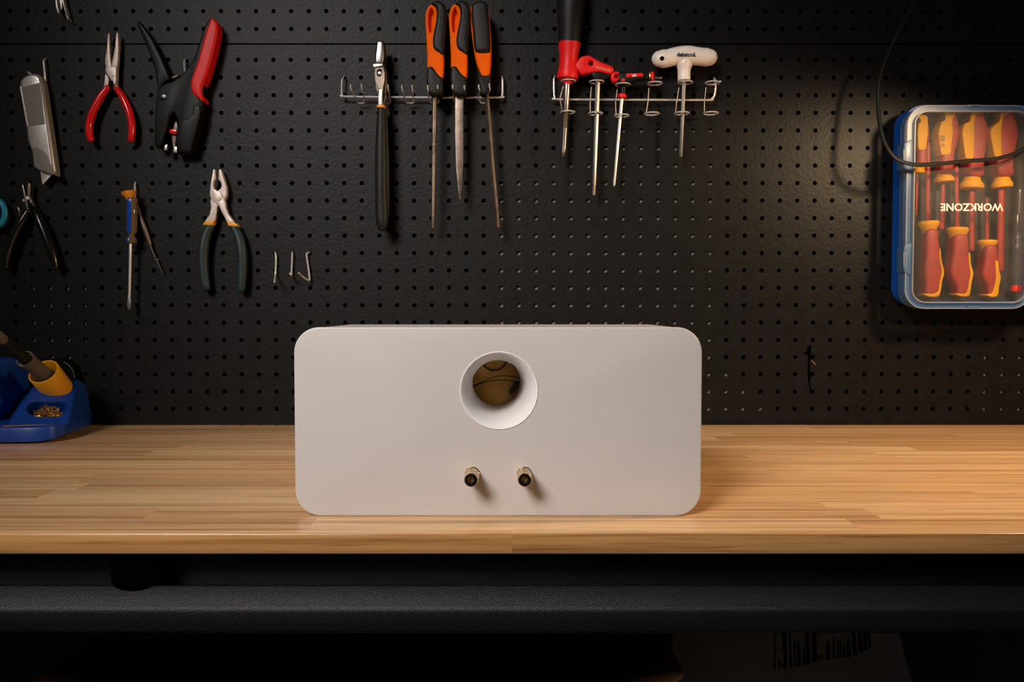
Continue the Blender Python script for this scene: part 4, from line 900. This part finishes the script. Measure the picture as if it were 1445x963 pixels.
def tester():
    r = thing('voltage_tester', 'slim clear voltage tester with red cap at right inside the case', 'tester', P(1434, 412, 37))
    b = BM(); sweep(b, [(1438, 304, 37, .8), (1438.6, 285, 37, .8), (1438.9, 281, 37, 1.0), (1439, 270, 37, 1.8), (1439.2, 268, 37, 1.4)], 8, 1, 2); part('probe', b, 'chrome', r)
    b = BM(); turned(b, (1437.6, 300), (1435, 405), 37, [(0, 3.5), (.02, 7), (.5, 7.4), (.98, 7.4), (1, 5)], 18); part('body', b, 'clear_tube', r)
    b = BM(); rprism(b, [(1433.5, 303), (1442, 302), (1441.5, 327), (1432.8, 327)], 34, 41, 1); part('sleeve', b, 'steel', r)
    b = BM(); turned(b, (1436.3, 328), (1435.5, 352), 37, [(0, 1.2), (.2, 1.2), (.22, 2.6), (.35, 2.6), (.37, 1.2), (.7, 1.2), (.72, 2.8), (.9, 2.8), (1, 1)], 12); part('resistor', b, 'satin', r)
    b = BM(); turned(b, (1434.4, 403), (1434, 412.5), 37, [(0, 6.6), (.15, 7.2), (.85, 7.2), (1, 6)], 20); part('cap', b, 'redmatte', r, 'red cap')
tester()
b = BM(); sweep(b, [(1318, -60, 30, 1.0), (1300, -22, 36, 1.1), (1287, 5, 42, 1.2), (1272, 36, 48, 1.4), (1257, 68, 52, 1.7), (1245, 98, 56, 2.2), (1239.6, 124, 60, 2.6), (1239.4, 155, 64, 2.8), (1243.5, 186, 72, 2.8), (1251.5, 208, 78, 2.8), (1264, 223.5, 80, 2.8), (1281, 230.8, 80, 2.8), (1300, 232.6, 79, 2.8), (1330, 230.8, 78, 2.9), (1365, 227.3, 77, 3.0), (1400, 224.8, 77, 2.8), (1425, 219.2, 78, 2.8), (1446, 209.5, 80, 2.8), (1480, 188, 82, 2.8), (1520, 150, 84, 2.6), (1560, 60, 84, 2.4), (1575, -60, 60, 2.4)], 10, 1, 6)
solo('power_cable', b, 'cable', 'thin black cable looping down in front of the blue tool case', 'cable')

# ------------------------------------------------------------------ soldering stand
def solder():
    r = thing('soldering_stand', 'blue soldering iron stand with yellow holder at the left of the worktop', 'soldering stand', T(40, 612))
    def up(px, py, h): return T(px, py, ZT+h)
    # foot plate with rounded front corner
    foot = [T(-70, 626.8)]+[Vector(q) for q in smooth_path([tuple(T(*q)) for q in ((0, 627), (22, 626.8), (45, 625.2), (68, 620.8), (90, 614), (110, 607), (124, 601.6), (129.5, 599.6))], 5)]
    fx = [(v.x, v.y) for v in foot]; yk = -.026
    loop = fx+[(fx[-1][0], yk), (fx[0][0], yk)]
    def slab(pts, z0, z1, rr):
        pts = orient(pts); bm = BM(); rings = []
        for e, z in ((0, z0), (0, z1-rr), (rr*.3, z1-rr*.3), (rr, z1)): rings.append([bm.verts.new((x, y, z)) for x, y in offset(pts, e)])
        for A, B in zip(rings, rings[1:]):
            n = len(A)
            for i in range(n): bm.faces.new((A[i], A[(i+1) % n], B[(i+1) % n], B[i]))
        bm.faces.new(rings[0][::-1]); bm.faces.new(rings[-1]); return bm
    part('foot_pad', slab(offset(orient(loop), .004), ZT, ZT+.0040, .0003), 'rubber', r, 'black foot pad')
    hf = (T(40, 626).z*0+P(40, 606.5, -T(40, 626.5).y*1000).z)-ZT
    d0 = -T(20, 627).y*1000; hf = P(30, 603.6, d0).z-ZT
    bp = [(P(-70, 626.8, d0)), P(0, 627, d0), P(22, 626.8, d0), P(45, 625.3, d0-2), P(70, 620.8, d0-10), P(84, 616.4, d0-22), P(97, 611.6, d0-38), P(113, 606.2, d0-78), P(124, 602, d0-115), T(129.5, 599.8)]
    bp = [Vector(q) for q in smooth_path([tuple(q) for q in bp], 4)]
    lp = [(v.x, v.y, max(v.z, ZT+.0026)) for v in bp]+[(bp[-1].x, yk, ZT+.0026), (bp[0].x, yk, ZT+.0026)]
    if sum(p[0]*q[1]-q[0]*p[1] for p, q in zip(lp, lp[1:]+lp[:1])) < 0: lp = lp[::-1]
    o2 = [(x, y) for x, y, z in lp]; bm = BM(); rings = [[bm.verts.new(q) for q in lp]]
    for e, z in ((0, ZT+hf-.003), (.0009, ZT+hf-.0009), (.003, ZT+hf)): rings.append([bm.verts.new((x, y, z)) for x, y in offset(o2, e)])
    for A, B in zip(rings, rings[1:]):
        n = len(A)
        for i in range(n): bm.faces.new((A[i], A[(i+1) % n], B[(i+1) % n], B[i]))
    bm.faces.new(rings[0][::-1]); bm.faces.new(rings[-1])
    part('base_plate', bm, 'blue', r, angle=40)
    # wedge
    dA = -T(14, 626).y*1000-14
    dB = d0-45; A_ = P(11, 601.6, d0-6); B_ = P(96, 598.8, dB); C_ = P(110, 536, 66); nq = (B_-A_).cross(C_-A_); rq = rdir(47, 546); Dq = CAM+rq*((A_-CAM).dot(nq)/rq.dot(nq)); E_ = P(124, 556, 32); G_ = P(130, 590, 28); Hq = P(126, 598, 40)
    pts = [A_, B_, C_, Dq, P(121, 545, 40), E_, G_, Hq, P(50, 545, 30), P(9, 600, 30), P(117, 540, 30)]
    bm = BM(); vs = [bm.verts.new(p) for p in pts]
    lows = [bm.verts.new((p.x, p.y, ZT+hf*.6)) for p in (A_, B_, Hq, G_, P(9, 600, 30))]
    bmesh.ops.convex_hull(bm, input=vs+lows)
    bmesh.ops.delete(bm, geom=[v for v in bm.verts if not v.link_faces], context='VERTS')
    bmesh.ops.dissolve_limit(bm, angle_limit=.12, verts=bm.verts, edges=bm.edges)
    sharp = [e for e in bm.edges if len(e.link_faces) == 2 and e.calc_face_angle(0) > .3]
    bmesh.ops.bevel(bm, geom=sharp, offset=.003, segments=3, affect='EDGES', profile=.5, clamp_overlap=True)
    nrm = nq.normalized()
    if nrm.y > 0: nrm = -nrm
    org = A_
    def onface(px, py):
        rd = rdir(px, py); t = (org-CAM).dot(nrm)/rd.dot(nrm); return CAM+rd*t
    oval = smooth_path([(37, 576), (42, 570), (52, 567.3), (68, 568), (84, 567.3), (93, 569), (95.5, 575), (92, 583), (82, 588.5), (66, 589.6), (50, 588), (40, 583)], 3, True)
    cut = BM(); Lp = [onface(*q) for q in oval]
    a = [cut.verts.new(p+nrm*.02) for p in Lp]; c = [cut.verts.new(p-nrm*.022) for p in Lp]; n = len(a)
    for i in range(n): cut.faces.new((a[i], a[(i+1) % n], c[(i+1) % n], c[i]))
    cut.faces.new(a[::-1]); cut.faces.new(c)
    bm = boolean(bm, cut)
    part('housing', bm, 'blue', r, 'sloped blue housing with an oval opening', angle=30)
    # grime line at the front of the slope
    bm = BM(); sweep_w(bm, [A_.lerp(B_, t)+Vector((0, -.0012, 0)) for t in (-.06, .2, .5, .78)], .0011, 6); part('groove', bm, 'card', r, 'brown grimy groove')
    # yellow holder cup
    c0, c1 = P(80.5, 549, 88), P(61, 524.5, 116); ax = (c1-c0); Lc = ax.length; ax.normalize(); k = U(100)
    bm = BM(); lathe(bm, c0, c1, [(-.004, 17.5*k), (-.004, 20*k), (0, 20.6*k), (Lc-.001, 20.8*k), (Lc, 20.2*k), (Lc, 18.8*k), (Lc-.001, 18.2*k), (.003, 17.5*k)], 40, close=True); part('holder', bm, 'yellow', r, 'yellow cylindrical iron holder')
    # blue side tower cut off at the left edge
    bm = BM(); rprism(bm, smooth_path([(-60, 508), (-20, 506), (3, 508), (13, 514), (19, 527), (21.5, 548), (20, 572), (13, 592), (5, 604), (-60, 606)], 3, True), 40, 120, 6); part('side_tower', bm, 'blue', r, 'rounded blue tower at the left edge')
    # brass wool
    rnd = random.Random(11); bm = BM(); ctr = onface(69, 581)-nrm*.0065; uu = (onface(90, 579)-onface(44, 579)); half = uu.length/2; uu.normalize(); vv = nrm.cross(uu).normalized()
    for s in range(70):
        pts = []; p = Vector((rnd.uniform(-.85, .85), rnd.uniform(-.8, .8), rnd.uniform(-.5, .5))); d_ = rnd.uniform(0, 6.28)
        for q in range(9):
            w_ = max(.0, 1-p.x*p.x*.9); pts.append(ctr+uu*(p.x*half*.9)+vv*(p.y*.0095*w_**.5)+nrm*(p.z*.006+.006*w_))
            d_ += rnd.uniform(-1.3, 1.3); p = p+Vector((math.cos(d_)*.11, math.sin(d_)*.3, rnd.uniform(-.25, .25))); p = Vector((max(-1, min(1, p.x)), max(-1, min(1, p.y)), max(-1, min(1, p.z))))
        sweep_w(bm, pts, .0005, 4)
    mound = bmesh.ops.create_icosphere(bm, subdivisions=3, radius=1, matrix=Matrix.Translation(ctr) @ Matrix((uu, vv, nrm)).transposed().to_4x4() @ Matrix.Diagonal((half*.86, .0085, .006, 1)))
    solo('brass_wool', bm, 'brass_wool', 'golden brass wool in the oval opening of the blue stand', 'brass wool', kind='stuff')
    # iron
    i = thing('soldering_iron', 'soldering iron with grey sleeve and black handle resting in the yellow holder', 'soldering iron', c0+ax*.01)
    s1 = c0+ax*(Lc*.25); k2 = U(120)
    dirx = (P(35, 506.5, 152)-P(71, 536.5, 102)); q0 = P(71, 536.5, 102); Ld = dirx.length
    bm = BM(); lathe(bm, q0, q0+dirx, [(-.014, 5*k2), (-.012, 11*k2), (-.004, 12.6*k2), (.006, 13*k2), (.012, 12.4*k2), (.018, 11.3*k2), (Ld*.6, 10.9*k2), (Ld-.002, 12*k2), (Ld, 12*k2), (Ld, 10.6*k2), (Ld-.004, 10*k2)], 32); part('sleeve', bm, 'greyplastic', i, 'warm grey sleeve')
    e = q0+dirx; dn = dirx.normalized(); e2 = P(4, 480, 200)
    bm = BM(); lathe(bm, e-dn*.006, e2, [(0, 8.4*k2), ((e2-e).length, 7.6*k2), ((e2-e).length+.006, 7.2*k2)], 24); part('handle', bm, 'rubber', i, 'black handle')
    dn2 = (e2-e).normalized(); bm = BM(); lathe(bm, e2, e2+dn2*.05, [(-.002, 6*k2), (.0, 7*k2), (.012, 7*k2), (.014, 5*k2), (.05, 4*k2)], 20); part('cord_boot', bm, 'greyplastic', i, 'grey cord boot')
    bm = BM(); lathe(bm, q0, q0-dn*.045, [(0.008, 3*k2), (.034, 2*k2), (.042, .6*k2)], 14); part('tip', bm, 'steel', i)
solder()
def station():
    r = thing('power_supply', 'black plastic box with rounded corners behind the blue soldering stand', 'power supply', T(60, 602))
    a, c = P(-80, 600, 14), P(107.5, 507, 14)
    out = rrect(a.x, c.x, ZT, c.z, .020, 8)
    bm = BM(); rprism_w(bm, out, -.002, -.021, .003, 4); part('body', bm, 'matte', r)
    bm = BM(); wire(bm, [(90, 511, 21.2), (97, 516, 21.2), (103, 524, 21.2), (105.3, 534, 21.2)], .5, 6, 4); part('edge_trim', bm, 'greyplastic', r, 'grey trim line')
station()

for o in bpy.data.objects:
    if '_w' in o: del o['_w']
